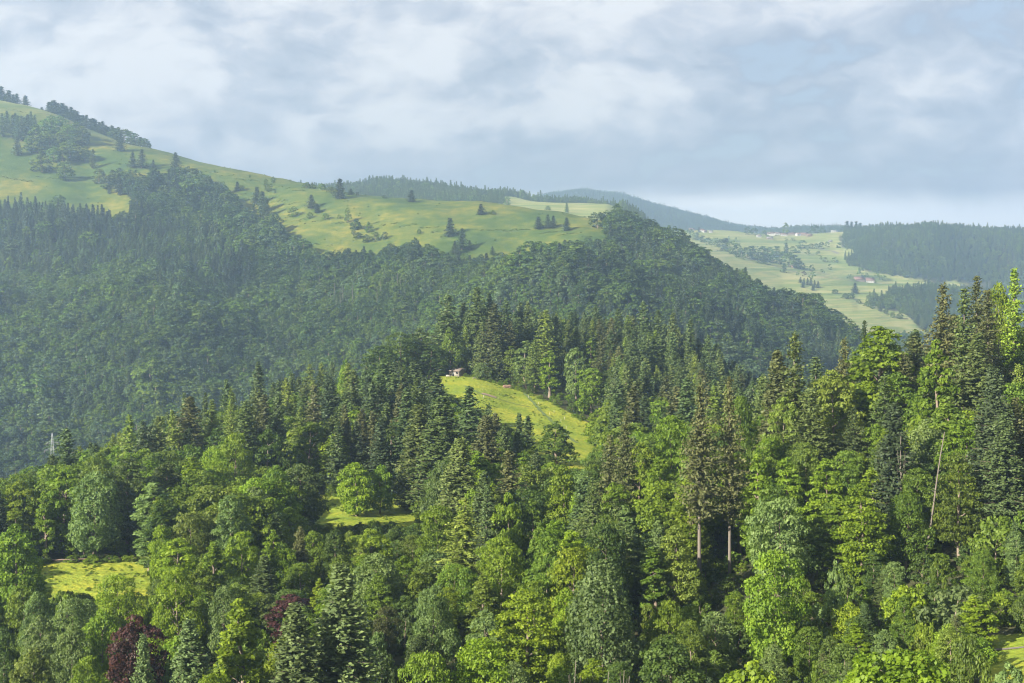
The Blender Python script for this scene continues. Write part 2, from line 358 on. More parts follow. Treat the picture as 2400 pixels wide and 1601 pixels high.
gv = np.stack([XX, YY, Z], -1).reshape(-1, 3)
idx = np.arange(NU*NY).reshape(NU, NY)
gf = np.stack([idx[:-1, :-1], idx[1:, :-1], idx[1:, 1:], idx[:-1, 1:]], -1).reshape(-1, 4)
gm = mesh_from('ground', gv, gf, None, True, [M_GROUND])
for nm, arr in (('meadow', MF), ('lush', np.clip((1250-YY)/300, 0, 1)), ('hay', np.clip((YY-2000)/150, 0, 1))):
    a = gm.attributes.new(nm, 'FLOAT', 'POINT'); a.data.foreach_set('value', np.ascontiguousarray(arr, np.float32).ravel())
ground = bpy.data.objects.new('ground', gm); COL.objects.link(ground); ground['kind'] = 'structure'
ground['label'] = 'hills, valley floor and open grassy slopes'

# ------------------------------------------------------------------ tree shapes
def unit(a): return a/np.maximum(np.linalg.norm(a, axis=-1, keepdims=True), 1e-9)
def quads(c, n, w, h, rs, up=None):
    """rhombic leaf sprays at c with normal n; w, h half sizes; up: preferred long axis"""
    n = unit(n)
    r = rs.normal(size=n.shape) if up is None else up
    a = unit(np.cross(n, r)); b = np.cross(n, a)
    w = w[:, None]; h = h[:, None]
    sag = n*(.25*h)
    v = np.stack([c-b*h-sag, c+a*w, c+b*h-sag, c-a*w], 1)
    return v.reshape(-1, 3)
def tube(pts, rad, k=7):
    pts = np.asarray(pts, float); n = len(pts); V_ = []; Fc = []
    for i in range(n):
        t = unit(pts[min(i+1, n-1)]-pts[max(i-1, 0)]); a = unit(np.cross(t, [.31, .95, .05])); b = np.cross(t, a)
        an = np.arange(k)/k*2*PI
        V_.append(pts[i]+rad[i]*(np.cos(an)[:, None]*a+np.sin(an)[:, None]*b))
    for i in range(n-1):
        for j in range(k):
            Fc.append((i*k+j, i*k+(j+1) % k, (i+1)*k+(j+1) % k, (i+1)*k+j))
    return np.concatenate(V_), np.array(Fc)
class Acc:
    def __init__(s): s.v = []; s.f = []; s.t = []; s.n = 0
    def add(s, v, f, t=None):
        s.v.append(v); s.f.append(f+s.n); s.n += len(v); s.t.append(np.ones(len(v)) if t is None else t)
    def quads(s, v, t): s.add(v, np.arange(len(v)).reshape(-1, 4), np.repeat(t, 4))
    def get(s): return np.concatenate(s.v), np.concatenate(s.f), np.concatenate(s.t)

def broadleaf(seed, H=20., Wd=12., clear=.18, nclump=70, nleaf=150, leaf=.34, flat=.75, shape='round', limbs=9, egg=.5, jit=.5):
    rs = np.random.RandomState(seed); tr = Acc(); cr = Acc()
    lean = rs.uniform(-.05, .05, 2)
    tk = np.linspace(0, 1, 7); hp = H*.82
    pts = np.stack([lean[0]*tk*hp+.25*np.sin(tk*5+seed), lean[1]*tk*hp+.25*np.cos(tk*4+seed)-.25*np.cos(seed), tk*hp], 1); pts[0, :2] = 0
    tr.add(*tube(pts, (.021*H*(1-.85*tk)+.03)*np.array([1.35]+[1]*6)))
    ax = lambda t: np.array([np.interp(t, tk, pts[:, i]/1.0) for i in range(2)]+[0])
    cl = []; tries = 0
    lob = rs.uniform(0, 2*PI, 3)
    while len(cl) < nclump and tries < 20000:
        tries += 1
        t = rs.uniform(0, 1)**(.9)
        if shape == 'round': R = math.sqrt(max(0, 1-((t-egg)/(1-egg if t > egg else egg))**2))**.85
        elif shape == 'tall': R = (math.sin(PI*min(1, t**.75))**.6)*(1.02-.35*t)
        elif shape == 'cone': R = (1-t)**.7*min(1, (t+.05)*6)
        else: R = min(1, t*5)*(1-t)**.4
        an = rs.uniform(0, 2*PI)
        R *= 1+.22*math.sin(2*an+lob[0]+3*t)+.15*math.sin(3*an+lob[1]-4*t)+.1*math.sin(9*t+lob[2])
        r = R*Wd/2*(rs.uniform(.35, 1)**.5)*.86
        zc = H*(clear+(1-clear)*(t*.95+.01))
        p = np.array([math.cos(an)*r, math.sin(an)*r, zc])+ax(min(1, zc/hp))
        rad = Wd*rs.uniform(.085, .15)*(1.0 if R > .4 else .75)
        if any(np.linalg.norm((p-q)*np.array([1, 1, 1.2])) < .62*(rad+rq)*.8 for q, rq in cl): continue
        cl.append((p, rad))
    order = sorted(range(len(cl)), key=lambda i: -cl[i][1])[:limbs]
    for i in order:
        p, rad = cl[i]; t0 = max(.15, min(.95, (p[2]-.30*np.hypot(p[0], p[1])-1)/hp))
        q0 = np.array([np.interp(t0, tk, pts[:, k]) for k in range(3)]); mid = (q0+p)/2+np.array([0, 0, .04*H*rs.uniform(-.2, 1)])
        r0 = .011*H*(1-.6*t0)
        tr.add(*tube([q0, mid, p], [r0, r0*.6, r0*.2], 5))
    ctr = np.array([0, 0, H*(clear+.45*(1-clear))])
    for p, rad in cl:
        n = max(8, int(nleaf*(rad/(Wd*.12))**2*rs.uniform(.75, 1.2)))
        d = unit(rs.normal(size=(n, 3))); out = unit((p-ctr)*np.array([1, 1, .8]))
        d = unit(d+.55*out+np.array([0, 0, .35]))
        rr = rad*(.55+.5*rs.uniform(size=n)**.6)*(1+.3*np.sin(d[:, 0]*6+seed+p[0])*np.sin(d[:, 1]*5+p[1]))
        c_ = p+d*rr[:, None]*np.array([1.12, 1.12, flat])
        nn = unit(d*np.array([1, 1, 1/flat**.6])*.75+np.array([0, 0, .35])+jit*rs.normal(size=(n, 3)))
        sz = leaf*rs.uniform(.6, 1.35, n)
        tint = np.clip((rs.uniform(.70, 1.28)+rs.normal(0, .18, n)), .35, 1.8)
        cr.quads(quads(c_, nn, sz*.72, sz, rs), tint)
    return tr.get(), cr.get()

def conifer(seed, H=28., Wd=9., clear=.12, nwh=34, nbr=7, m=7, card=.42, style='spruce', droop=.35, ragged=.25, pw=.74):
    rs = np.random.RandomState(seed); tr = Acc(); cr = Acc()
    tk = np.linspace(0, 1, 8)
    pts = np.stack([.12*np.sin(tk*4+seed)*tk, .12*np.cos(tk*3+seed)*tk, tk*H*.985], 1)
    tr.add(*tube(pts, .0125*H*(1-.97*tk)**.8+.015, 7))
    side = rs.uniform(0, 2*PI)
    z = clear*H
    zs = clear+(1-clear)*np.linspace(0, 1, nwh)**.93
    for wi, t in enumerate(zs):
        tt = (t-clear)/(1-clear)
        if style == 'fir': prof = (1-tt)**.55*(.62+.38*math.sin(PI*min(1, tt*1.15+.1)))*1.05
        elif style == 'larch': prof = (1-tt)**.8*.95
        else: prof = (1-tt)**pw
        if tt < .12: prof *= .75+.25*tt/.12
        R = Wd/2*prof*(1+.35*rs.uniform(-ragged, ragged)+.10*math.sin(t*23+seed))+.22
        nb = max(3, int(nbr*(.55+.45*prof)+rs.uniform(-.5, 1)))
        a0 = rs.uniform(0, 2*PI)
        for b in range(nb):
            if rs.uniform() < .10+(.22 if style == 'fir' else 0)*(1 if tt < .5 else .3): continue
            an = a0+2*PI*b/nb+rs.uniform(-.3, .3)
            L = R*(1.10-rs.uniform(0, .3+ragged)*rs.uniform())*(1+.18*math.cos(an-side))
            rise = (.55 if tt > .8 else .05)-(droop*(1-tt))+(rs.uniform(-.1, .1))
            mm = max(2, int(m*(L/(Wd/2))**.8+1))
            s = (np.arange(mm)+rs.uniform(.2, .9, mm))/mm
            s = np.clip(s, .12, 1.0)
            dr = np.array([math.cos(an), math.sin(an), 0.])
            bend = rise*s+(.22 if style == 'spruce' else .08)*(s**2.2)-.1*droop*s
            z0 = min(H*.985, t*H+rs.uniform(-.55, .55)*(1-clear)*H/nwh*1.2)
            c0 = dr*(L*s)[:, None]+np.stack([0*s, 0*s, z0+L*bend], 1)+np.array([np.interp(t, tk, pts[:, 0]), np.interp(t, tk, pts[:, 1]), 0])
            if L > 1.4 and wi % 2 == 0:
                tr.add(*tube([np.array([pts[0, 0], 0, z0]), c0[-1]], [.045, .012], 3))
            sd_ = np.array([-math.sin(an), math.cos(an), 0.])
            wd = card*(.62+.62*(1-s)*min(1., L/3.))
            btint = rs.uniform(.75, 1.2)
            for sg in (-1, 1):
                jit = rs.normal(0, 1, (mm, 3))*np.array([.14, .14, .22])*card/.36
                off = sd_*(sg*wd*.75)[:, None]+jit
                down = -np.abs(rs.normal(.16 if style != 'fir' else .03, .12, mm))*wd*1.5
                c_ = c0+off+np.stack([0*s, 0*s, down], 1)
                nn = np.array([0, 0, .9])+.5*rs.normal(size=(mm, 3))+.45*sg*sd_+.25*dr
                longax = sd_*sg*.9+dr*.55+np.array([0, 0, -.35 if style != 'fir' else 0])
                h = wd*rs.uniform(.8, 1.3, mm); w = card*rs.uniform(.38, .62, mm)
                tip = np.where(s > .8, .22, 0.)
                # long axis across the bough: pass the perpendicular as reference
                cr.quads(quads(c_, nn, w*1.1, h, rs, np.cross(unit(nn), longax)), np.clip(btint+rs.normal(0, .14, mm)+tip, .4, 1.8))
            if style != 'fir':                     # hanging twigs under the bough
                nn = dr*.9+.5*rs.normal(size=(mm, 3))*np.array([1, 1, .3])
                h = card*rs.uniform(.7, 1.35, mm)*(1.0 if style == 'spruce' else .8)
                c_ = c0-np.array([0, 0, .75])*h[:, None]
                cr.quads(quads(c_, nn, card*rs.uniform(.35, .6, mm), h, rs, np.cross(unit(nn), np.array([0, 0, 1.])+.15*rs.normal(size=(mm, 3)))), np.clip(btint*.92+rs.normal(0, .14, mm), .4, 1.6))
    # leader
    n = 14; s = rs.uniform(0, 1, n); c_ = np.stack([rs.normal(0, .12, n), rs.normal(0, .12, n), H*(.95+.05*s)], 1)
    cr.quads(quads(c_, rs.normal(size=(n, 3)), np.full(n, card*.3), np.full(n, card*.7), rs, np.tile([0, 0, 1.], (n, 1))+.3*rs.normal(size=(n, 3))), rs.uniform(.8, 1.3, n))
    return tr.get(), cr.get()

PROTO = {}        # (kind, detail) -> list of dict(trunk, crown, H, W)
def reg(key, builder, n, bark, leafm, **kw):
    L = []
    for i in range(n):
        k = dict(kw)
        for q in ('Wd', 'clear', 'H'):
            if isinstance(k.get(q), tuple): k[q] = k[q][0]+(k[q][1]-k[q][0])*(i/max(1, n-1))
        if isinstance(k.get('shape'), tuple): k['shape'] = k['shape'][i % len(k['shape'])]
        seed = sum(ord(ch) for ch in ''.join(key))*13+i*7
        (tv, tf, tt), (cv_, cf, ct) = builder(seed, **k)
        L.append(dict(tv=tv, tf=tf, cv=cv_, cf=cf, ct=ct, bark=bark, leafm=leafm,
                      H=cv_[:, 2].max(), W=2*np.percentile(np.hypot(cv_[:, 0], cv_[:, 1]), 97), name=key[0]))
    PROTO[key] = L
# near (under 330 m), middle (to 800 m), far hillside, farthest ridges
reg(('broadleaf', 'near'), broadleaf, 5, M_BARK, M_LEAF, H=20, Wd=(11, 15), clear=(.05, .18), nclump=95, nleaf=135, leaf=.27, shape=('round', 'tall'), egg=.42)
reg(('layered', 'near'), broadleaf, 4, M_BARK, M_LEAF, H=22, Wd=(10, 13), clear=(.06, .2), nclump=125, nleaf=125, leaf=.25, flat=.56, shape=('tall', 'round'), egg=.38, jit=.6)
reg(('columnar', 'near'), broadleaf, 3, M_BARK, M_LEAF, H=22, Wd=(6.5, 8.5), clear=(.08, .16), nclump=80, nleaf=110, leaf=.27, flat=.7, shape='tall')
reg(('bush', 'near'), broadleaf, 4, M_BARK, M_LEAF, H=6, Wd=(6, 8), clear=.0, nclump=38, nleaf=85, leaf=.23, shape='round', limbs=3, egg=.3)
reg(('maple', 'near'), broadleaf, 2, M_BARK, M_LEAF, H=16, Wd=13, clear=.1, nclump=110, nleaf=80, leaf=.34, flat=.6, shape='round', egg=.4)
reg(('spruce', 'near'), conifer, 5, M_BARK, M_NEEDLE, H=28, Wd=(8, 11), clear=(.03, .12), nwh=54, nbr=14, m=14, card=.34)
reg(('fir', 'near'), conifer, 5, M_PALEBARK, M_NEEDLE, H=32, Wd=(9, 11.5), clear=(.15, .42), nwh=38, nbr=10, m=14, card=.35, style='fir', droop=.12, ragged=.4)
reg(('larch', 'near'), conifer, 3, M_BARK, M_NEEDLE, H=28, Wd=(8, 10), clear=(.08, .2), nwh=40, nbr=10, m=10, card=.34, style='larch', droop=.2, ragged=.35)
reg(('broadleaf', 'mid'), broadleaf, 4, M_BARK, M_LEAF, H=20, Wd=(11, 14), clear=(.05, .15), nclump=75, nleaf=48, leaf=.45, shape=('round', 'tall'), egg=.42)
reg(('layered', 'mid'), broadleaf, 3, M_BARK, M_LEAF, H=22, Wd=(10, 13), clear=(.06, .15), nclump=90, nleaf=44, leaf=.42, flat=.6, shape=('tall', 'round'))
reg(('columnar', 'mid'), broadleaf, 2, M_BARK, M_LEAF, H=22, Wd=(6.5, 8.5), clear=.1, nclump=60, nleaf=40, leaf=.45, flat=.7, shape='tall')
reg(('spruce', 'mid'), conifer, 5, M_BARK, M_NEEDLE, H=28, Wd=(8, 11), clear=(.03, .12), nwh=36, nbr=9, m=8, card=.48)
reg(('fir', 'mid'), conifer, 3, M_PALEBARK, M_NEEDLE, H=32, Wd=(8, 10), clear=(.2, .4), nwh=24, nbr=7, m=6, card=.58, style='fir', droop=.12, ragged=.35)
reg(('broadleaf', 'far'), broadleaf, 6, M_BARK, M_LEAF, H=20, Wd=(11, 14), clear=(.0, .1), nclump=52, nleaf=30, leaf=.66, shape=('round', 'tall', 'round'), limbs=2, egg=.40, jit=.32)
reg(('spruce', 'far'), conifer, 5, M_BARK, M_NEEDLE, H=27, Wd=(6.5, 9), clear=(.02, .1), nwh=26, nbr=8, m=3, card=.66, pw=.82)
reg(('broadleaf', 'farthest'), broadleaf, 3, M_BARK, M_LEAF, H=18, Wd=12, clear=.0, nclump=26, nleaf=11, leaf=1.15, shape='round', limbs=0, egg=.42, jit=.35)
reg(('spruce', 'farthest'), conifer, 3, M_BARK, M_NEEDLE, H=26, Wd=8, clear=.05, nwh=13, nbr=5, m=2, card=1.05, pw=1.0)
PROTO[('bush', 'mid')] = PROTO[('bush', 'near')]; PROTO[('larch', 'mid')] = PROTO[('larch', 'near')]; PROTO[('maple', 'mid')] = PROTO[('broadleaf', 'mid')]
for k_ in ('layered', 'columnar', 'bush', 'maple'): PROTO[(k_, 'far')] = PROTO[('broadleaf', 'far')]
for k_ in ('fir', 'larch'): PROTO[(k_, 'far')] = PROTO[('spruce', 'far')]
def crown_mesh(p):
    if 'cm' not in p: p['cm'] = mesh_from('crown', p['cv'], p['cf'], p['ct'], False, [p['leafm']])
    return p['cm']
def trunk_mesh(p):
    if 'tm' not in p: p['tm'] = mesh_from('trunk', p['tv'], p['tf'], None, True, [p['bark']])
    return p['tm']
def whole_mesh(p):
    if 'wm' not in p:
        v = np.concatenate([p['tv'], p['cv']]); f = np.concatenate([p['tf'], p['cf']+len(p['tv'])])
        t = np.concatenate([np.ones(len(p['tv'])), p['ct']]); mi = np.concatenate([np.zeros(len(p['tf'])), np.ones(len(p['cf']))])
        p['wm'] = mesh_from('tree', v, f, t, False, [p['bark'], p['leafm']], mi)
    return p['wm']
print('protos', round(time.time()-T0, 1), 'tris', sum(2*len(p['cf']) for L in PROTO.values() for p in L))

# ------------------------------------------------------------------ things
def thing(name, label, cat, loc, group=None, rot=0.0, scale=(1, 1, 1)):
    o = bpy.data.objects.new(name, None); COL.objects.link(o); o.empty_display_size = .5
    o.location = loc; o.rotation_euler = (0, 0, rot); o.scale = scale
    o['label'] = label; o['category'] = cat
    if group: o['group'] = group
    return o
def part(name, me, parent, color=None):
    o = bpy.data.objects.new(name, me); COL.objects.link(o)
    if parent is not None: o.parent = parent
    if color is not None: o.color = (*color, 1)
    return o

CATS = {'broadleaf': 'beech_tree broad', 'layered': '', 'columnar': ''}
NAME = {'broadleaf': 'broadleaf_tree', 'layered': 'beech_tree', 'columnar': 'hornbeam_tree', 'bush': 'shrub', 'maple': 'maple_tree', 'spruce': 'spruce_tree', 'fir': 'fir_tree', 'larch': 'larch_tree'}
CAT = {'broadleaf': 'broadleaf tree', 'layered': 'beech tree', 'columnar': 'hornbeam tree', 'bush': 'shrub', 'maple': 'maple tree', 'spruce': 'spruce tree', 'fir': 'fir tree', 'larch': 'larch tree'}
COLR = {  # base colours of foliage
 'y': (.142, .200, .013), 'b': (.125, .185, .015), 'g': (.102, .152, .018), 'd': (.066, .104, .020), 'p': (.120, .170, .050), 'o': (.112, .136, .026),
 's': (.062, .092, .028), 'k': (.040, .060, .024), 'n': (.076, .084, .028), 'c': (.070, .032, .028), 'v': (.088, .122, .040), 'l': (.115, .156, .024), 't': (.076, .104, .027)}
TREES = []         # everything that takes part in the choice of what shows: dict(u, Y, top, base, w, ...)
def detail_for(Y): return 'near' if Y < 330 else 'mid' if Y < 900 else 'far' if Y < 2700 else 'farthest'
def place_tree(kind, u, Y, H, Wm, colr, label, group=None, rot=None, variant=None, parts=True, zoff=0.0, cat=None, name=None):
    det = detail_for(Y); key = (kind, det)
    if key not in PROTO: key = ('spruce' if kind in ('spruce', 'fir', 'larch') else 'broadleaf', det)
    L = PROTO[key]; p = L[(random.randrange(len(L)) if variant is None else variant) % len(L)]
    x = (u-CX)/F*Y
    o_loc = (x, Y, float(gz(u, Y))-.15+zoff)
    sc = (Wm/p['W'], Wm/p['W'], H/p['H'])
    rot = random.uniform(0, 2*PI) if rot is None else rot
    nm = name or NAME[kind]
    if parts:
        o = thing(nm, label, cat or CAT[kind], o_loc, group, rot, sc)
        part('trunk', trunk_mesh(p), o); part('crown', crown_mesh(p), o, colr)
    else:
        o = part(nm, whole_mesh(p), None, colr); o.location = o_loc; o.rotation_euler = (0, 0, rot); o.scale = sc
        o['label'] = label; o['category'] = cat or CAT[kind]
        if group: o['group'] = group
    return o

# ------------------------------------------------------------------ foreground and knoll trees that the photograph shows one by one
# kind, bearing, top, width (photo units), distance (m), colour, label
HERO = [
 ('broadleaf', 33, 1200, 120, 225, 'b', 'large round yellow-green tree at the left edge of the small sunny clearing'),
 ('broadleaf', 40, 1085, 125, 285, 'g', 'broad green tree rising above the round tree at the left edge of the picture'),
 ('spruce', 153, 978, 78, 330, 's', 'pointed spruce standing just right of the far power pylon'),
 ('spruce', 118, 1040, 55, 300, 's', 'slender spruce with a bare lower trunk left of the pointed spruce by the pylon'),
 ('layered', 160, 1065, 95, 288, 'g', 'leafy beech in front of the pointed spruce by the pylon'),
 ('layered', 225, 1035, 90, 300, 'g', 'green beech between the pylon spruce and the pale larch'),
 ('larch', 297, 949, 60, 350, 'l', 'feathery pale larch on the left part of the ridge'),
 ('spruce', 340, 979, 62, 345, 'k', 'small dark spruce right of the feathery pale larch'),
 ('spruce', 437, 908, 95, 370, 'n', 'broad brownish spruce with tiered boughs on the left ridge'),
 ('layered', 290, 1045, 140, 282, 't', 'big dark beech directly behind the sunny clearing'),
 ('layered', 385, 1058, 110, 290, 't', 'tall dark beech right behind the sunny clearing'),
 ('broadleaf', 540, 990, 80, 318, 'b', 'rounded light green crown highest of the pale pair below the left ridge'),
 ('broadleaf', 487, 1022, 75, 312, 'y', 'yellow-green crown left one of the pale pair below the left ridge'),
 ('broadleaf', 560, 1098, 110, 280, 'b', 'yellow-green tree below the pale pair on the left'),
 ('layered', 690, 1062, 110, 288, 't', 'dark shaded beech left of the small meadow patch'),
 ('broadleaf', 625, 1078, 75, 290, 'b', 'light topped tree just left of the dark shaded beech'),
 ('broadleaf', 440, 1172, 125, 243, 'o', 'olive brown crown right of the sunny clearing'),
 ('broadleaf', 368, 1202, 72, 240, 'y', 'bright tree hugging the right end of the sunny clearing'),
 ('columnar', 485, 1238, 70, 228, 'b', 'narrow bright tree below the olive brown crown'),
 ('broadleaf', 556, 1216, 90, 232, 'y', 'yellow-green tree right of the narrow bright tree'),
 ('spruce', 607, 1272, 75, 222, 's', 'short dark spruce beside the copper beech in the shade'),
 ('broadleaf', 275, 1313, 110, 212, 'y', 'bright bushy tree standing in front of the sunny clearing'),
 ('broadleaf', 410, 1300, 120, 205, 'y', 'tall yellow-green tree below the right end of the clearing'),
 ('broadleaf', 512, 1340, 75, 205, 'p', 'bluish green round crown left of the dark spruce in the shade'),
 ('broadleaf', 318, 1408, 125, 176, 'c', 'dark purple copper beech, the large one at the lower left'),
 ('broadleaf', 674, 1360, 112, 208, 'c', 'reddish copper beech, only its round top showing above a spruce'),
 ('spruce', 330, 1450, 64, 160, 'v', 'small slim grey-green spruce in front of the purple copper beech'),
 ('spruce', 432, 1415, 105, 170, 'v', 'grey-green spruce right of the purple copper beech'),
 ('columnar', 557, 1367, 145, 178, 'y', 'tall yellow-green tree between two grey-green spruces at the bottom'),
 ('spruce', 675, 1380, 135, 164, 'v', 'wide grey-green spruce in front of the reddish copper beech'),
 ('spruce', 778, 1288, 150, 168, 'v', 'largest soft grey-green spruce of the bottom row'),
 ('broadleaf', 52, 1330, 85, 205, 'g', 'green crown under the large round tree at the left edge'),
 ('broadleaf', 88, 1352, 75, 200, 'p', 'pale grey-green crown at the lower left corner of the clearing'),
 ('broadleaf', 168, 1368, 115, 200, 'p', 'wide pale green tree below the left end of the clearing'),
 ('broadleaf', 95, 1408, 95, 185, 'p', 'soft pale crown below the wide pale green tree'),
 ('broadleaf', 168, 1428, 90, 178, 'p', 'light green crown left of the purple copper beech'),
 ('broadleaf', 238, 1392, 100, 182, 'b', 'bright green tree touching the purple copper beech on its left'),
 ('broadleaf', 78, 1482, 130, 160, 'o', 'yellow-olive tree near the bottom left corner'),
 ('broadleaf', 30, 1532, 120, 150, 'o', 'olive crown filling the bottom left corner'),
 ('broadleaf', 205, 1502, 120, 158, 'b', 'bright green crown at the bottom edge left of the slim spruce'),
 ('broadleaf', 490, 1540, 120, 150, 'y', 'yellow crown cut by the bottom edge below the yellow-green tree'),
 ('broadleaf', 10, 1435, 80, 178, 'd', 'dark green crown at the left edge low down'),
 ('maple', 818, 1058, 95, 318, 'y', 'bright tree standing on the small shaded meadow patch'),
 ('maple', 872, 1065, 62, 322, 'b', 'slim bright tree right beside the one on the meadow patch'),
 ('spruce', 877, 831, 95, 418, 's', 'tall dark spruce, left of the pair below the hut'),
 ('spruce', 952, 824, 80, 440, 's', 'tall dark spruce, right of the pair below the hut'),
 ('spruce', 905, 850, 70, 415, 's', 'dark spruce squeezed between the pair below the hut'),
 ('spruce', 1000, 852, 90, 410, 's', 'spruce whose tip reaches the hut meadow just below the hut'),
 ('spruce', 1016, 905, 130, 322, 't', 'broadest olive spruce in front of the hut meadow'),
 ('spruce', 960, 925, 105, 328, 't', 'olive spruce left of the broadest one in front of the hut meadow'),
 ('spruce', 1077, 884, 90, 350, 's', 'spruce in the middle of the dark row before the bright meadow'),
 ('spruce', 1122, 925, 60, 345, 's', 'pointed spruce right of the middle of the dark row'),
 ('spruce', 1138, 945, 60, 335, 'n', 'brownish spruce at the right end of the dark row'),
 ('spruce', 1192, 945, 48, 345, 's', 'slender spruce seen against the bright meadow'),
 ('spruce', 1212, 952, 55, 338, 's', 'slender spruce at the edge of the bright meadow, right of its twin'),
 ('spruce', 1158, 975, 60, 325, 's', 'dark spruce low in the row before the bright meadow'),
 ('spruce', 797, 893, 70, 400, 's', 'dark spruce left of the pair below the hut'),
 ('spruce', 755, 925, 80, 380, 'k', 'dark spruce left of the meadow patch, high on the slope'),
 ('spruce', 700, 905, 75, 395, 's', 'dark spruce in the shaded wood left of the hut spruces'),
 ('spruce', 650, 930, 80, 385, 's', 'dark spruce in the shaded wood above the light topped tree'),
 ('spruce', 592, 828, 50, 475, 's', 'lone pointed spruce sticking out of the left skyline of the knoll'),
 ('spruce', 519, 868, 45, 440, 's', 'slim spruce sticking out of the skyline left of the lone pointed one'),
 ('spruce', 472, 898, 30, 410, 's', 'very thin spruce right of the broad brownish one'),
 ('spruce', 423, 898, 34, 400, 's', 'small spruce tip left of the broad brownish one'),
 ('broadleaf', 738, 890, 62, 440, 'b', 'bright round tree in the middle of the wooded left slope of the knoll'),
 ('broadleaf', 790, 822, 50, 480, 'b', 'light green crown on the knoll skyline'),
 ('layered', 865, 792, 90, 535, 'd', 'dark beech crown left on top of the knoll'),
 ('layered', 925, 760, 100, 545, 'd', 'dark high beech crown left of the hut'),
 ('layered', 965, 752, 70, 552, 't', 'beech beside the tallest spruces on the knoll'),
 ('layered', 985, 790, 80, 548, 'd', 'low dark beech just left of the hut'),
 ('spruce', 1028, 674, 75, 562, 't', 'tall olive spruce behind the hut, left of the highest one'),
 ('spruce', 1094, 657, 62, 560, 't', 'highest spruce of the knoll behind the hut'),
 ('spruce', 1065, 690, 50, 570, 's', 'spruce between the two highest behind the hut'),
 ('spruce', 1122, 670, 45, 566, 's', 'narrow spruce right behind the highest one'),
 ('spruce', 1135, 695, 72, 548, 'n', 'brownish full spruce right of the hut'),
 ('spruce', 1162, 682, 48, 568, 's', 'spruce right of the brownish full one'),
 ('spruce', 1195, 690, 45, 575, 's', 'spruce at the right end of the high group on the knoll'),
 ('spruce', 1212, 690, 40, 570, 't', 'slim spruce closing the high group on the right'),
 ('maple', 1035, 750, 56, 552, 'g', 'bright leafy maple standing directly behind the hut'),
 ('broadleaf', 1105, 830, 40, 540, 'p', 'pale bush like tree right of the hut'),
 ('columnar', 1205, 780, 48, 535, 'p', 'pale leafy tree at the wood edge above the log pile'),
 ('larch', 1228, 775, 48, 528, 'l', 'yellow-green larch at the wood edge'),
 ('larch', 1252, 710, 60, 548, 'l', 'tall larch like tree in the wood right of the hut'),
 ('columnar', 1262, 802, 42, 522, 'b', 'bright column shaped tree at the wood edge'),
 ('spruce', 1278, 722, 52, 552, 's', 'spruce with a long bare trunk behind the bright column'),
 ('broadleaf', 1323, 795, 52, 520, 'p', 'pale tall broadleaf at the middle of the wood edge'),
 ('broadleaf', 1358, 842, 70, 498, 'b', 'rounded light tree at the wood edge below the pale tall one'),
 ('spruce', 1385, 762, 58, 535, 'n', 'brownish spruce in the wood behind the rounded light tree'),
 ('broadleaf', 1430, 872, 95, 462, 'g', 'large leafy crown right of the bright meadow'),
 ('broadleaf', 1385, 935, 80, 440, 'b', 'leafy tree at the right border of the bright meadow'),
 ('broadleaf', 1478, 885, 75, 470, 'p', 'pale crown right of the large leafy one'),
 ('broadleaf', 1395, 985, 70, 415, 'g', 'leafy tree low at the right border of the bright meadow'),
 ('maple', 1278, 965, 86, 395, 'g', 'lone green broadleaf tree at the lower end of the bright meadow'),
 ('spruce', 1368, 700, 42, 590, 's', 'spruce tip on the wood skyline above the pale tall broadleaf'),
 ('spruce', 1477, 688, 58, 585, 's', 'highest spruce in the right part of the knoll wood'),
 ('spruce', 1420, 705, 44, 592, 't', 'spruce left of the highest in the right part of the knoll wood'),
 ('spruce', 1510, 710, 50, 585, 's', 'spruce right of the highest in the right part of the knoll wood'),
 ('spruce', 1545, 715, 46, 580, 't', 'olive spruce on the wood skyline toward its right end'),
 ('spruce', 1585, 728, 44, 575, 's', 'spruce near the right end of the wood skyline'),
 ('spruce', 1625, 765, 48, 560, 's', 'spruce where the wood skyline starts to fall'),
 ('spruce', 1652, 800, 40, 545, 's', 'last spruce on the falling wood skyline'),
 ('broadleaf', 860, 1265, 120, 218, 'p', 'pale crown with light tips in front of the shaded thicket'),
 ('broadleaf', 990, 1337, 115, 195, 'p', 'pale bluish green tree right of the red tennis court'),
 ('fir', 1067, 1140, 110, 228, 'l', 'yellow-tinted fir with a straight visible trunk left of centre'),
 ('fir', 1117, 1108, 55, 238, 's', 'thin fir behind the yellow-tinted one'),
 ('broadleaf', 1163, 1126, 70, 238, 'b', 'round topped green tree right of the thin fir'),
 ('columnar', 1220, 1130, 62, 240, 'g', 'narrow hornbeam right of the round topped tree'),
 ('layered', 1290, 1065, 110, 252, 'b', 'light green beech below the lone tree of the bright meadow'),
 ('fir', 1167, 1031, 100, 262, 'n', 'dark brown fir with a wide top left of the bright meadow end'),
 ('fir', 1400, 995, 85, 245, 'n', 'brownish fir with a bare straight trunk right of the bright meadow end'),
 ('fir', 1437, 941, 70, 262, 'n', 'dark slender fir top right of the bright meadow'),
 ('layered', 1150, 1230, 118, 215, 'b', 'beech with layered boughs below the round topped tree'),
 ('columnar', 1243, 1195, 85, 222, 'g', 'leafy column with fan shaped boughs in the centre of the slope'),
 ('columnar', 1515, 1190, 82, 218, 'p', 'pale leafy column on the slope left of the two bare trunks'),
 ('broadleaf', 1385, 1275, 168, 184, 'v', 'big grey-green ash at the bottom centre'),
 ('layered', 1215, 1350, 160, 186, 'y', 'bright yellow-green beech left of the big grey-green ash'),
 ('layered', 1105, 1462, 175, 160, 'y', 'wide yellow crown at the bottom edge, centre'),
 ('broadleaf', 985, 1485, 130, 156, 'b', 'light green crown at the bottom edge left of the wide yellow one'),
 ('broadleaf', 1118, 1395, 85, 192, 'p', 'pale crown between the tennis court tree and the bright beech'),
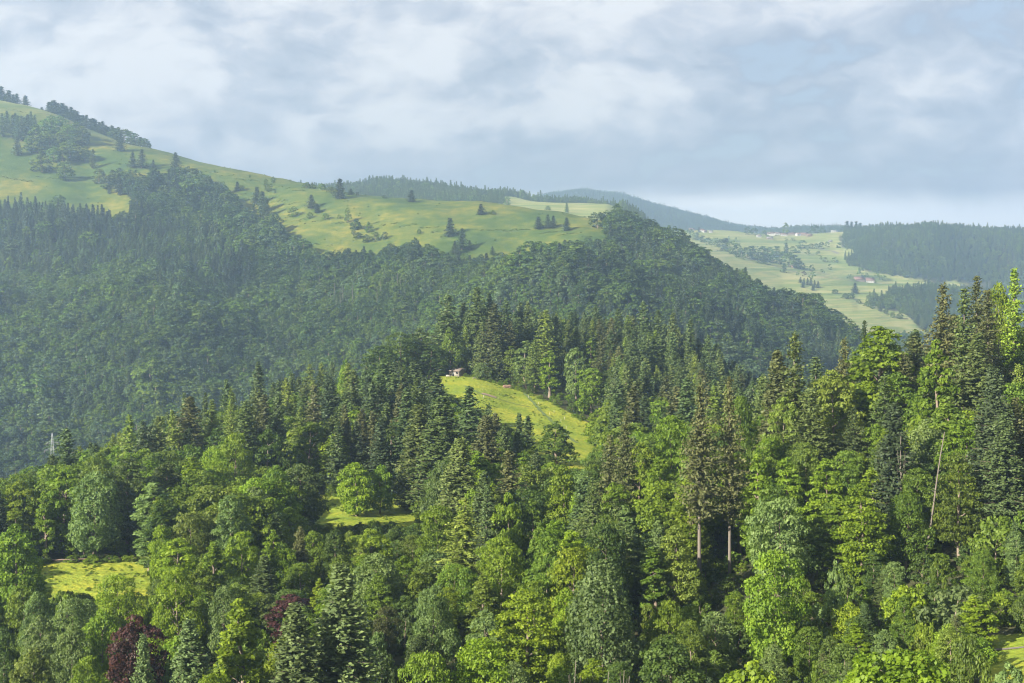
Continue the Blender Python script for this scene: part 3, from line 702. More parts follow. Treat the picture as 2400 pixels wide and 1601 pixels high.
 ('broadleaf', 1300, 1345, 85, 196, 'y', 'yellow crown squeezed left of the big grey-green ash'),
 ('broadleaf', 1540, 1375, 110, 186, 'b', 'leafy tree right of the big grey-green ash'),
 ('broadleaf', 1535, 1455, 150, 162, 'd', 'dark crown at the bottom right of the big ash'),
 ('fir', 1606, 874, 95, 226, 'n', 'tall fir with the longest bare trunk in the right wood'),
 ('fir', 1675, 861, 75, 228, 'n', 'tall fir with a thin bare trunk right of the longest one'),
 ('layered', 1540, 950, 110, 268, 'b', 'light beech left of the tall bare trunked firs'),
 ('fir', 1825, 757, 105, 250, 't', 'tall green topped fir standing out of the right wood'),
 ('spruce', 1785, 800, 105, 255, 'n', 'brown spruce leaning on the tall green topped fir'),
 ('layered', 2020, 745, 190, 258, 'b', 'broad sunlit beech crown on the skyline of the right wood'),
 ('fir', 1985, 731, 48, 275, 'k', 'small dark fir top left above the sunlit beech'),
 ('fir', 1937, 770, 72, 268, 'n', 'dark fir top left of the sunlit beech'),
 ('fir', 2163, 644, 95, 258, 'n', 'tall fir left of the highest group at the right'),
 ('fir', 2243, 628, 85, 258, 'n', 'highest fir of the right wood'),
 ('fir', 2215, 655, 95, 250, 't', 'full fir in front of the highest one'),
 ('fir', 2268, 660, 90, 246, 'n', 'dark fir with a long pale trunk right of the highest one'),
 ('larch', 2327, 611, 75, 256, 'b', 'bright green drooping larch at the right edge'),
 ('broadleaf', 2290, 642, 80, 272, 'y', 'bright leafy crown behind the drooping larch'),
 ('columnar', 2160, 775, 115, 238, 'b', 'bright tall maple like tree below the highest firs'),
 ('layered', 2060, 850, 110, 248, 'g', 'green beech below the sunlit beech crown'),
 ('layered', 1910, 845, 145, 250, 'l', 'pale olive beech in the middle of the right wood'),
 ('columnar', 1737, 1038, 110, 228, 'b', 'yellow-green tree right of the bare trunked firs'),
 ('layered', 1850, 1012, 90, 232, 'l', 'light beech with a pale trunk in the right wood'),
 ('layered', 1945, 1030, 90, 230, 'g', 'green beech above the leaning column maple'),
 ('columnar', 1925, 1137, 98, 212, 'b', 'bright column like maple with a visible trunk base in the right wood'),
 ('spruce', 2055, 1018, 115, 222, 's', 'dark spruce left of the leaning dead trunk'),
 ('columnar', 2190, 905, 105, 224, 'g', 'tall dark green tree right of the leaning dead trunk'),
 ('broadleaf', 2300, 1045, 150, 225, 'd', 'dark bluish tree near the right edge'),
 ('broadleaf', 2290, 1180, 150, 200, 'g', 'wide green tree near the right edge below the dark bluish one'),
 ('broadleaf', 1777, 1258, 165, 182, 'b', 'large bright broadleaf in front of the right wood'),
 ('broadleaf', 2075, 1340, 105, 184, 'y', 'yellow-green tree left of the round grey willow'),
 ('broadleaf', 2118, 1335, 70, 190, 'y', 'bright crown peeping between the yellow-green tree and the willow'),
 ('broadleaf', 2197, 1338, 160, 174, 'v', 'round grey-green willow at the lower right'),
 ('broadleaf', 2292, 1355, 95, 182, 'b', 'light green crown right of the round willow'),
 ('broadleaf', 1905, 1350, 110, 188, 'p', 'leafy tree right of the large bright broadleaf'),
 ('maple', 2070, 1480, 245, 108, 'y', 'nearest maple with big glowing yellow leaves at the bottom right'),
 ('broadleaf', 2312, 1515, 100, 118, 'p', 'pale crown at the bottom right corner'),
 ('broadleaf', 1728, 1512, 145, 152, 'y', 'yellow-green crown at the bottom edge under the large bright broadleaf'),
 ('broadleaf', 1640, 1400, 115, 182, 'p', 'pale tree at the foot of the bare trunked firs'),
 ('broadleaf', 1590, 1420, 95, 176, 'g', 'green crown left of the pale tree at the foot of the firs'),
 ('broadleaf', 2150, 1268, 95, 205, 'g', 'green tree above the bright crown beside the willow'),
 ('fir', 2340, 830, 60, 232, 'l', 'pale trunked fir cut by the right edge'),
 ('layered', 1700, 905, 80, 262, 'g', 'beech behind the thin bare trunk'),
 ('layered', 1470, 1010, 100, 262, 'b', 'light beech right of the brownish fir with the straight trunk'),
 ('layered', 1340, 1120, 95, 246, 'b', 'light beech left of the brownish fir with the straight trunk'),
 ('layered', 1990, 1180, 110, 215, 'd', 'dark beech right of the column like maple'),
 ('layered', 2105, 900, 90, 245, 'g', 'beech left of the bright tall maple like tree'),
 ('layered', 1800, 905, 100, 246, 'l', 'pale beech below the brown spruce'),
]
placed = []
for (kind, u, vt, w, Y, cc, lab) in HERO:
    g = float(gz(u, Y)); H = (HV-vt)/F*Y-g; Wm = w/F*Y*(1.3 if kind in ('spruce', 'fir', 'larch') else 1.1)
    vb = HV-g/Y*F
    H0 = H; H = max(H, 2.5)
    col = COLR[cc]; j = 1+random.uniform(-.08, .08); col = tuple(x*j for x in col)
    kk = kind
    if kind == 'broadleaf' and H < 9: kk = 'bush' if cc != 'c' else kind
    o = place_tree(kk, u, Y, H, Wm, col, lab, None, cat=CAT[kind] if kk == 'bush' else None, name=NAME[kind] if kk == 'bush' else None)
    if cc == 'c': o.name = 'copper_beech'; o['category'] = 'copper beech'
    placed.append(dict(u=u, Y=Y, top=vt, base=vb, w=w, lab=lab, kind=kind, x=(u-CX)/F*Y))
    if '--dbg' in __import__('sys').argv: print('HERO', kind, u, 'H %.1f W %.1f' % (H0, Wm), lab)
print('heroes', len(HERO), round(time.time()-T0, 1))

# ------------------------------------------------------------------ the rest of the near woods
def region_mix(u, Y, r):
    """species and colour by where the tree grows"""
    if Y < 290 and u > 1330:
        k = r.choice(['layered', 'layered', 'fir', 'columnar', 'spruce', 'broadleaf'], p=[.40, .12, .10, .18, .05, .15])
    elif 340 < Y < 440 and 720 < u < 1240: k = r.choice(['spruce', 'spruce', 'layered', 'broadleaf'], p=[.45, .17, .16, .22])
    elif Y >= 440 and u > 1010: k = r.choice(['spruce', 'larch', 'broadleaf', 'layered'], p=[.68, .1, .13, .09])
    elif Y >= 330: k = r.choice(['broadleaf', 'layered', 'spruce', 'larch'], p=[.74, .08, .11, .07])
    else: k = r.choice(['broadleaf', 'layered', 'columnar', 'spruce'], p=[.55, .25, .1, .1])
    if k in ('spruce',): c_ = r.choice(list('ssttn')) if Y > 440 else r.choice(list('sstnk'))
    elif k == 'fir': c_ = r.choice(list('ntts'))
    elif k == 'larch': c_ = 'l'
    elif Y > 440 and u > 1300: c_ = r.choice(list('gpgd'))
    else: c_ = r.choice(list('ybbbggdpl'))
    return str(k), str(c_)
fill = []
hx = np.array([p['x'] for p in placed]); hy = np.array([p['Y'] for p in placed])
ys = np.arange(135, 640, 5.6)
for iy, y in enumerate(ys):
    half = 1.25*y*CX/F+12
    for x in np.arange(-half, half, 6.2)+(3.1 if iy % 2 else 0):
        x_ = x+RS.uniform(-2.2, 2.2); y_ = y+RS.uniform(-2.0, 2.0)
        u = CX+x_/y_*F; g = float(gz(u, y_)); v = HV-g/y_*F
        if meadow_mask(np.array([u]), np.array([v]), np.array([y_]))[0]: continue
        d = np.hypot(hx-x_, hy-y_).min()
        if d < 3.2: continue
        kind, cc = region_mix(u, y_, RS)
        con = kind in ('spruce', 'fir', 'larch')
        H = RS.uniform(17, 27) if con else RS.uniform(10, 18)
        # shrubs and young trees along the valley floor, the tall wood on the slopes
        if y_ < 240 and u < 1250: H = RS.uniform(6, 12); kind = 'broadleaf' if con else kind
        if y_ < 205: H = RS.uniform(5, 9)
        if 250 <= y_ < 345 and 690 < u < 1010: H = RS.uniform(3.5, 6.5) if y_ > 275 else RS.uniform(6, 9); kind = 'broadleaf'; cc = 'd'
        if y_ < 330 and 60 < u < 370 and y_ < 255: H = min(H, 7.5)
        if 200 < y_ < 226 and 1560 < u < 1720: continue
        # nothing may rise above the tops that the photograph shows there
        lim = np.interp(u, [-200, 0, 100, 150, 300, 500, 700, 850, 990, 1010, 1220, 1300, 1500, 1640, 1740, 1800, 1900, 2000, 2100, 2150, 2351, 2700],
                        [1150, 1095, 1060, 1030, 975, 890, 830, 800, 760, 690, 700, 712, 712, 780, 860, 800, 800, 745, 745, 680, 660, 660])
        if y_ < 290 and u > 1330: lim = max(lim, np.interp(u, [1330, 1500, 1600, 1750, 1800, 1900, 2000, 2100, 2150, 2351], [1080, 960, 930, 900, 800, 800, 750, 760, 690, 670]))
        if con and u < 720 and y_ < 335: H = min(H, RS.uniform(11, 16))
        if 60 < u < 360 and y_ > 200 and y_ < 240: lim = 1350
        if 700 < u < 1000 and 255 < y_ < 345: lim = 1178
        if 705 < u < 975 and y_ < 300: lim = max(lim, 1205)
        if 1180 < u < 1400 and y_ < 560:                   # keep the bright meadow open to view
            lim = max(lim, np.interp(u, [1180, 1240, 1330, 1400], [965, 1040, 1075, 1010]))
        if 1000 < u < 1200 and y_ < 540: lim = max(lim, np.interp(u, [1000, 1060, 1120, 1200], [905, 915, 950, 975]))
        Hmax = (HV-lim-RS.uniform(0, 22))/F*y_-g
        for dd in () if y_ < 200 else (2, 5, 8, 12, 16, 21, 27, 34, 42):       # a tall tree here would put a clearing in shade
            sx, sy = x_+dd*math.cos(bk), y_+dd*math.sin(bk); su = CX+sx/sy*F; sg = float(gz(su, sy)); sv = HV-sg/sy*F
            if meadow_mask(np.array([su]), np.array([sv]), np.array([sy]))[0]:
                Hmax = min(Hmax, max(2.2, (dd+3)*math.tan(el)+sg-g)); break
        if Hmax < 2: continue
        H = min(H, Hmax)
        con = kind in ('spruce', 'fir', 'larch')
        Wm = H*RS.uniform(.34, .46) if con else (H*RS.uniform(.55, .8) if kind == 'broadleaf' else H*RS.uniform(.42, .58))
        Wm = max(Wm, 3.2)
        if H < 7 and not con: kind = 'bush'
        fill.append(dict(kind=kind, cc=cc, u=u, Y=y_, H=H, W=Wm, g=g, x=x_, hero=False))
# which of them show: paint all silhouettes from near to far on a coarse picture
RWD, RHT = 588, 392
img = np.zeros((RHT, RWD), bool)
allt = [dict(u=p['u'], Y=p['Y'], top=p['top'], base=p['base'], w=p['w'], kind=p['kind'], f=None) for p in placed]
for f in fill:
    allt.append(dict(u=f['u'], Y=f['Y'], top=HV-(f['g']+f['H'])/f['Y']*F, base=HV-f['g']/f['Y']*F, w=f['W']/f['Y']*F, kind=f['kind'], f=f))
for t in sorted(allt, key=lambda q: q['Y']):
    y0, y1 = t['top']/4, t['base']/4; hw = t['w']/8; cx = t['u']/4; n = 0
    for yy in range(max(0, int(y0)), min(RHT, int(y1)+1)):
        s = min(1.0, max(0.0, (yy+.5-y0)/max(1e-3, y1-y0)))
        k = (s**.8 if t['kind'] in ('spruce', 'fir', 'larch') else min(1, 2.0*math.sqrt(max(0, s*(1.02-s)))))*.86
        a = max(0, int(round(cx-hw*k))); b = min(RWD, int(round(cx+hw*k))+1)
        if a < b:
            seg = img[yy, a:b]; n += int((~seg).sum()); seg[:] = True
    if t['f'] is not None: t['f']['vis'] = n; t['f']['top'] = t['top']; t['f']['base'] = t['base']; t['f']['w'] = t['w']
fill.sort(key=lambda f: -f['vis'])
cnt = {}; single = []; rest = []
for p in placed: cnt[p['kind']] = cnt.get(p['kind'], 0)+1
for f in fill:
    if f['vis'] >= 3 and cnt.get(f['kind'], 0) < {'spruce': 170, 'broadleaf': 185, 'bush': 220}.get(f['kind'], 290): cnt[f['kind']] = cnt.get(f['kind'], 0)+1; single.append(f)
    else: rest.append(f)
TONE = {'y': 'yellow-green', 'b': 'bright green', 'g': 'green', 'd': 'dark green', 'p': 'pale green', 'o': 'olive', 's': 'dark green', 'k': 'blackish green', 'n': 'brownish', 'c': 'purple', 'v': 'grey-green', 'l': 'light green', 't': 'olive green'}
NOUN = {'broadleaf': 'round crowned tree', 'layered': 'beech', 'columnar': 'narrow leafy tree', 'bush': 'shrub', 'spruce': 'spruce', 'fir': 'fir', 'larch': 'larch', 'maple': 'maple'}
def short(lab):
    w = lab.replace(',', '').split()
    for i, x in enumerate(w):
        if x in ('standing', 'directly', 'just', 'rising', 'left', 'right', 'between', 'below', 'above', 'behind', 'in', 'at', 'on', 'with', 'beside', 'seen', 'of') and i >= 3: return ' '.join(w[:i])
    return ' '.join(w[:8])
ORD = ['', 'second ', 'third ', 'fourth ', 'fifth ', 'sixth ', 'seventh ', 'eighth ', 'ninth ', 'tenth ', 'eleventh ', 'twelfth ', 'thirteenth ', 'fourteenth ', 'fifteenth ', 'sixteenth ', 'seventeenth ', 'eighteenth ']
hu = np.array([p['u'] for p in placed]); hv = np.array([.6*p['top']+.4*min(1560, p['base']) for p in placed])
for f in single:
    fv = .6*f['top']+.4*min(1560, f['base'])
    d = np.hypot((hu-f['u'])/1.0, (hv-fv)/1.2); k = int(np.argmin(d)); p = placed[k]; f['h'] = k; f['d'] = d[k]
    du = f['u']-p['u']; dv = fv-hv[k]
    if f['Y'] > p['Y']+9 and abs(du) < .4*p['w']: f['rel'] = 'just behind the'
    elif f['Y'] < p['Y']-9 and abs(du) < .4*p['w']: f['rel'] = 'in front of the'
    elif du < 0: f['rel'] = 'up left of the' if dv < -25 else 'down left of the' if dv > 25 else 'left of the'
    else: f['rel'] = 'up right of the' if dv < -25 else 'down right of the' if dv > 25 else 'right of the'
seen_l = {}
for f in sorted(single, key=lambda q: q['d']):
    size = 'small ' if f['H'] < 7 else 'tall ' if f['H'] > 20 else ''
    key = f"{size}{TONE[f['cc']]} {NOUN[f['kind']]} {f['rel']} {short(placed[f['h']]['lab'])}"
    if len(key.split()) > 15: key = ' '.join(key.split()[:15])
    n = seen_l.get(key, 0); seen_l[key] = n+1
    f['lab'] = (ORD[n] if n < len(ORD) else f'{n+1}th ')+key
for f in single:
    col = COLR[f['cc']]; j = 1+random.uniform(-.15, .15); col = tuple(x*j for x in col)
    place_tree(f['kind'], f['u'], f['Y'], f['H'], f['W'], col, f['lab'], 'trees of the near woods')
print('fill', len(fill), 'single', len(single), cnt, round(time.time()-T0, 1))

# ------------------------------------------------------------------ masses that nobody could count: instanced from the same tree shapes
def scatter(name, label, key, pts, color, tone=None):
    """pts: rows of x, y, z, rot, sxy, sz"""
    pts = np.asarray(pts, float)
    if len(pts) == 0: return
    me = bpy.data.meshes.new(name); me.vertices.add(len(pts)); me.vertices.foreach_set('co', np.ascontiguousarray(pts[:, :3], np.float32).ravel())
    a = me.attributes.new('turn', 'FLOAT_VECTOR', 'POINT'); r = np.zeros((len(pts), 3), np.float32); r[:, 2] = pts[:, 3]; a.data.foreach_set('vector', r.ravel())
    a = me.attributes.new('size', 'FLOAT_VECTOR', 'POINT'); r = np.stack([pts[:, 4], pts[:, 4], pts[:, 5]], 1).astype(np.float32); a.data.foreach_set('vector', np.ascontiguousarray(r).ravel())
    cl_ = bpy.data.collections.new(name+'_shapes')
    cols = color if isinstance(color, list) else [color]
    L = PROTO[key]; n = 0
    for p in L:
        o = bpy.data.objects.new(name+'_shape', whole_mesh(p)); o.color = (0, 0, 0, 1); cl_.objects.link(o); n += 1
    ci_ = RS.randint(0, len(cols), len(pts)) if tone is None else np.clip((np.asarray(tone)+RS.normal(0, .16, len(pts)))*len(cols), 0, len(cols)-1).astype(int)
    cc_ = np.array(cols, np.float32)[ci_]; cc_ = np.c_[cc_, np.ones(len(pts))].astype(np.float32)
    a = me.attributes.new('leaf_colour', 'FLOAT_COLOR', 'POINT'); a.data.foreach_set('color', np.ascontiguousarray(cc_).ravel())
    a = me.attributes.new('pick', 'INT', 'POINT'); a.data.foreach_set('value', RS.randint(0, n, len(pts)).astype(np.int32))
    ob = bpy.data.objects.new(name, me); COL.objects.link(ob); ob.color = (0, 0, 0, 1); ob['kind'] = 'stuff'; ob['label'] = label
    g = bpy.data.node_groups.new(name+'_scatter', 'GeometryNodeTree'); g.is_modifier = True
    g.interface.new_socket('Geometry', in_out='INPUT', socket_type='NodeSocketGeometry'); g.interface.new_socket('Geometry', in_out='OUTPUT', socket_type='NodeSocketGeometry')
    gi = g.nodes.new('NodeGroupInput'); go = g.nodes.new('NodeGroupOutput')
    ci = g.nodes.new('GeometryNodeCollectionInfo'); ci.inputs['Collection'].default_value = cl_; ci.inputs['Separate Children'].default_value = True; ci.inputs['Reset Children'].default_value = True
    ip = g.nodes.new('GeometryNodeInstanceOnPoints'); ip.inputs['Pick Instance'].default_value = True
    def na(nm, ty):
        n_ = g.nodes.new('GeometryNodeInputNamedAttribute'); n_.data_type = ty; n_.inputs['Name'].default_value = nm; return n_.outputs['Attribute']
    e2r = g.nodes.new('FunctionNodeEulerToRotation')
    g.links.new(na('turn', 'FLOAT_VECTOR'), e2r.inputs[0])
    g.links.new(gi.outputs[0], ip.inputs['Points']); g.links.new(ci.outputs[0], ip.inputs['Instance'])
    g.links.new(na('pick', 'INT'), ip.inputs['Instance Index']); g.links.new(e2r.outputs[0], ip.inputs['Rotation']); g.links.new(na('size', 'FLOAT_VECTOR'), ip.inputs['Scale'])
    g.links.new(ip.outputs[0], go.inputs[0])
    md = ob.modifiers.new('scatter', 'NODES'); md.node_group = g
    return ob
def avg(key): L = PROTO[key]; return sum(p['H'] for p in L)/len(L), sum(p['W'] for p in L)/len(L)
for kind in ('spruce', 'broadleaf', 'layered', 'columnar', 'fir', 'larch', 'bush'):
    for det in ('near', 'mid'):
        key = (kind, det); q = [f for f in rest if f['kind'] == kind and detail_for(f['Y']) == det]
        if key not in PROTO or not q: continue
        aH, aW = avg(key)
        scatter('woodland_undergrowth', 'trees hidden deep in the near woods', key, [(f['x'], f['Y'], f['g']-.15, RS.uniform(0, 2*PI), f['W']/aW, f['H']/aH) for f in q],
                [COLR[x] for x in ('ks' if kind in ('spruce', 'fir', 'larch') else 'gd')])
# low shrubs that close the ground under the trees
pts = []
for y in np.arange(118, 620, 4.2):
    half = 1.2*y*CX/F+8
    xs = np.arange(-half, half, 4.0)+RS.uniform(-1.6, 1.6, int(math.ceil(2*half/4.0)))
    yy = y+RS.uniform(-1.8, 1.8, len(xs)); u = CX+xs/yy*F; g = gz(u, yy); v = HV-g/yy*F
    ok = ~meadow_mask(u, v, yy) & (RS.uniform(size=len(xs)) < (.85 if y < 330 else .5)) & ~((u > 905) & (u < 935) & (v > 1420) & (v < 1475))
    for a in np.where(ok)[0]:
        s = RS.uniform(.25, .55)
        pts.append((xs[a], yy[a], g[a]-.3, RS.uniform(0, 2*PI), s*1.1, s*RS.uniform(.8, 1.3)))
scatter('undergrowth', 'low shrubs, saplings and bramble under the near trees', ('bush', 'near'), pts, [COLR['d'], COLR['g'], COLR['b']])
pts = []
for n in range(16000):                                  # taller tufts and herbs that roughen the near clearings and their borders
    y = RS.uniform(238, 566); u = RS.uniform(60, 1400) ; g = float(gz(u, y)); v = HV-g/y*F
    if not meadow_mask(np.array([u]), np.array([v]), np.array([y]))[0]: continue
    du = 9
    rim = not (meadow_mask(np.array([u-du, u+du, u, u]), np.array([v, v, v-5, v+5]), np.array([y, y, y+3, y-3])).all())
    if not rim and fbm(np.array(u/30.), np.array(y/9.), 88, 3) < .58: continue
    s = RS.uniform(.08, .24) if rim else RS.uniform(.035, .07)
    pts.append(((u-CX)/F*y, y, g-.06, RS.uniform(0, 2*PI), s*1.5, s))
scatter('tall_grass', 'tufts of tall grass and herbs in the clearings', ('bush', 'near'), pts, [COLR['y'], COLR['l'], COLR['b'], COLR['g']])
print('undergrowth', len(pts), round(time.time()-T0, 1))

# far forests
CONIF = [([(-900,380),(0,440),(200,460),(300,500),(340,560),(250,640),(120,680),(0,640),(-900,640)], .86),
         ([(300,500),(520,560),(600,640),(560,720),(380,700),(300,600)], .75),
         ([(1380,560),(1700,620),(1830,760),(1500,720),(1380,640)], .42)]
def far_points(y0, y1, sp0, umin=-420, umax=2760):
    out = []
    y = y0
    while y < y1:
        sp_ = sp0*(1+.0*(y-y0)/(y1-y0)); 
        x0, x1 = (umin-CX)/F*y, (umax-CX)/F*y
        xs = np.arange(x0, x1, sp_); xs = xs+RS.uniform(-.42*sp_, .42*sp_, len(xs)); yy = y+RS.uniform(-.42*sp_, .42*sp_, len(xs))
        out.append(np.stack([xs, yy], 1)); y += sp_*.9
    return np.concatenate(out)
def forest(y0, y1, sp0, hs, hb, det, pcf, names, filt=None, dens=None):
    P_ = far_points(y0, y1, sp0); x, y = P_[:, 0], P_[:, 1]; u = CX+x/y*F; g = gz(u, y); v = HV-g/y*F
    ok = ~meadow_mask(u, v, y) & seen(u, y, hs[1]+4, .0)
    if filt is not None: ok &= filt(u, v, x, y)
    x, y, u, g, v = x[ok], y[ok], u[ok], g[ok], v[ok]
    pc = pcf(u, v, x, y); con = RS.uniform(size=len(x)) < pc
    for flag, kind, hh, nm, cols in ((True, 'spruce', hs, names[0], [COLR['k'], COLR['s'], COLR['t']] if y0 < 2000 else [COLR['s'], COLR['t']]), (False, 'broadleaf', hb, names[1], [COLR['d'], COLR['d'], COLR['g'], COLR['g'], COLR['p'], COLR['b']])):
        s = con == flag; n = int(s.sum())
        if n == 0: continue
        if 900 < y0 < 2000: cols = [(q[0]*.72, q[1]*.76, q[2]*1.05) for q in cols]     # cloud shadow over the far hillside, put into the leaf colours
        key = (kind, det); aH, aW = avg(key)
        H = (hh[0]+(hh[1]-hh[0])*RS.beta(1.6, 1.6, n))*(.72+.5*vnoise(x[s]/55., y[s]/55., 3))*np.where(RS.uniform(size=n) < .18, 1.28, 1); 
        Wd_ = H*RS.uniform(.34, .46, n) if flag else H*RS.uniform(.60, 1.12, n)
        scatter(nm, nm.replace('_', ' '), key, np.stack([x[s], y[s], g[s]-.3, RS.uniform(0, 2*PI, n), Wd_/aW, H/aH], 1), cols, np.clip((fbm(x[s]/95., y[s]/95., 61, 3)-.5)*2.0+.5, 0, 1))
    print(names, len(x), round(time.time()-T0, 1))
def pc_h1(u, v, x, y):
    p = np.clip((fbm(x/160., y/160., 41, 3)-.42)*2.6, .04, .85)*.62
    for poly, q in CONIF: p = np.where(in_poly(u, v, poly), q, p)
    return p
forest(640, 960, 9.0, (18, 27), (12, 19), 'far', lambda u, v, x, y: np.clip((fbm(x/80., y/80., 43, 3)-.3)*2, .1, .8), ('valley_spruce_forest', 'valley_broadleaf_forest'))
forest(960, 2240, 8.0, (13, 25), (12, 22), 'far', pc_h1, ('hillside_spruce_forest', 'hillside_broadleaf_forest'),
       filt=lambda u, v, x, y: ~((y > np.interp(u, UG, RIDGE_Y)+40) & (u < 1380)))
def hill_far(u, v, x, y):
    return np.where(in_poly(u, v, [(1935,560),(1960,500),(2700,480),(2700,640),(2300,600),(2000,600)]), .68, np.where(u < 1240, .72, .5))
forest(2250, 4100, 9.5, (12, 21), (10, 16), 'far', hill_far, ('distant_spruce_forest', 'distant_broadleaf_forest'),
       filt=lambda u, v, x, y: ~((u > 1425) & (u < 1936) & (y > 3200)) & ~((u < 1900) & (u > 1440) & (y < 3200) & (v > 560) & (y < 2000)))
forest(4700, 6700, 15.0, (13, 19), (11, 16), 'farthest', lambda u, v, x, y: np.full(u.shape, .8), ('blue_ridge_spruce_forest', 'blue_ridge_broadleaf_forest'))

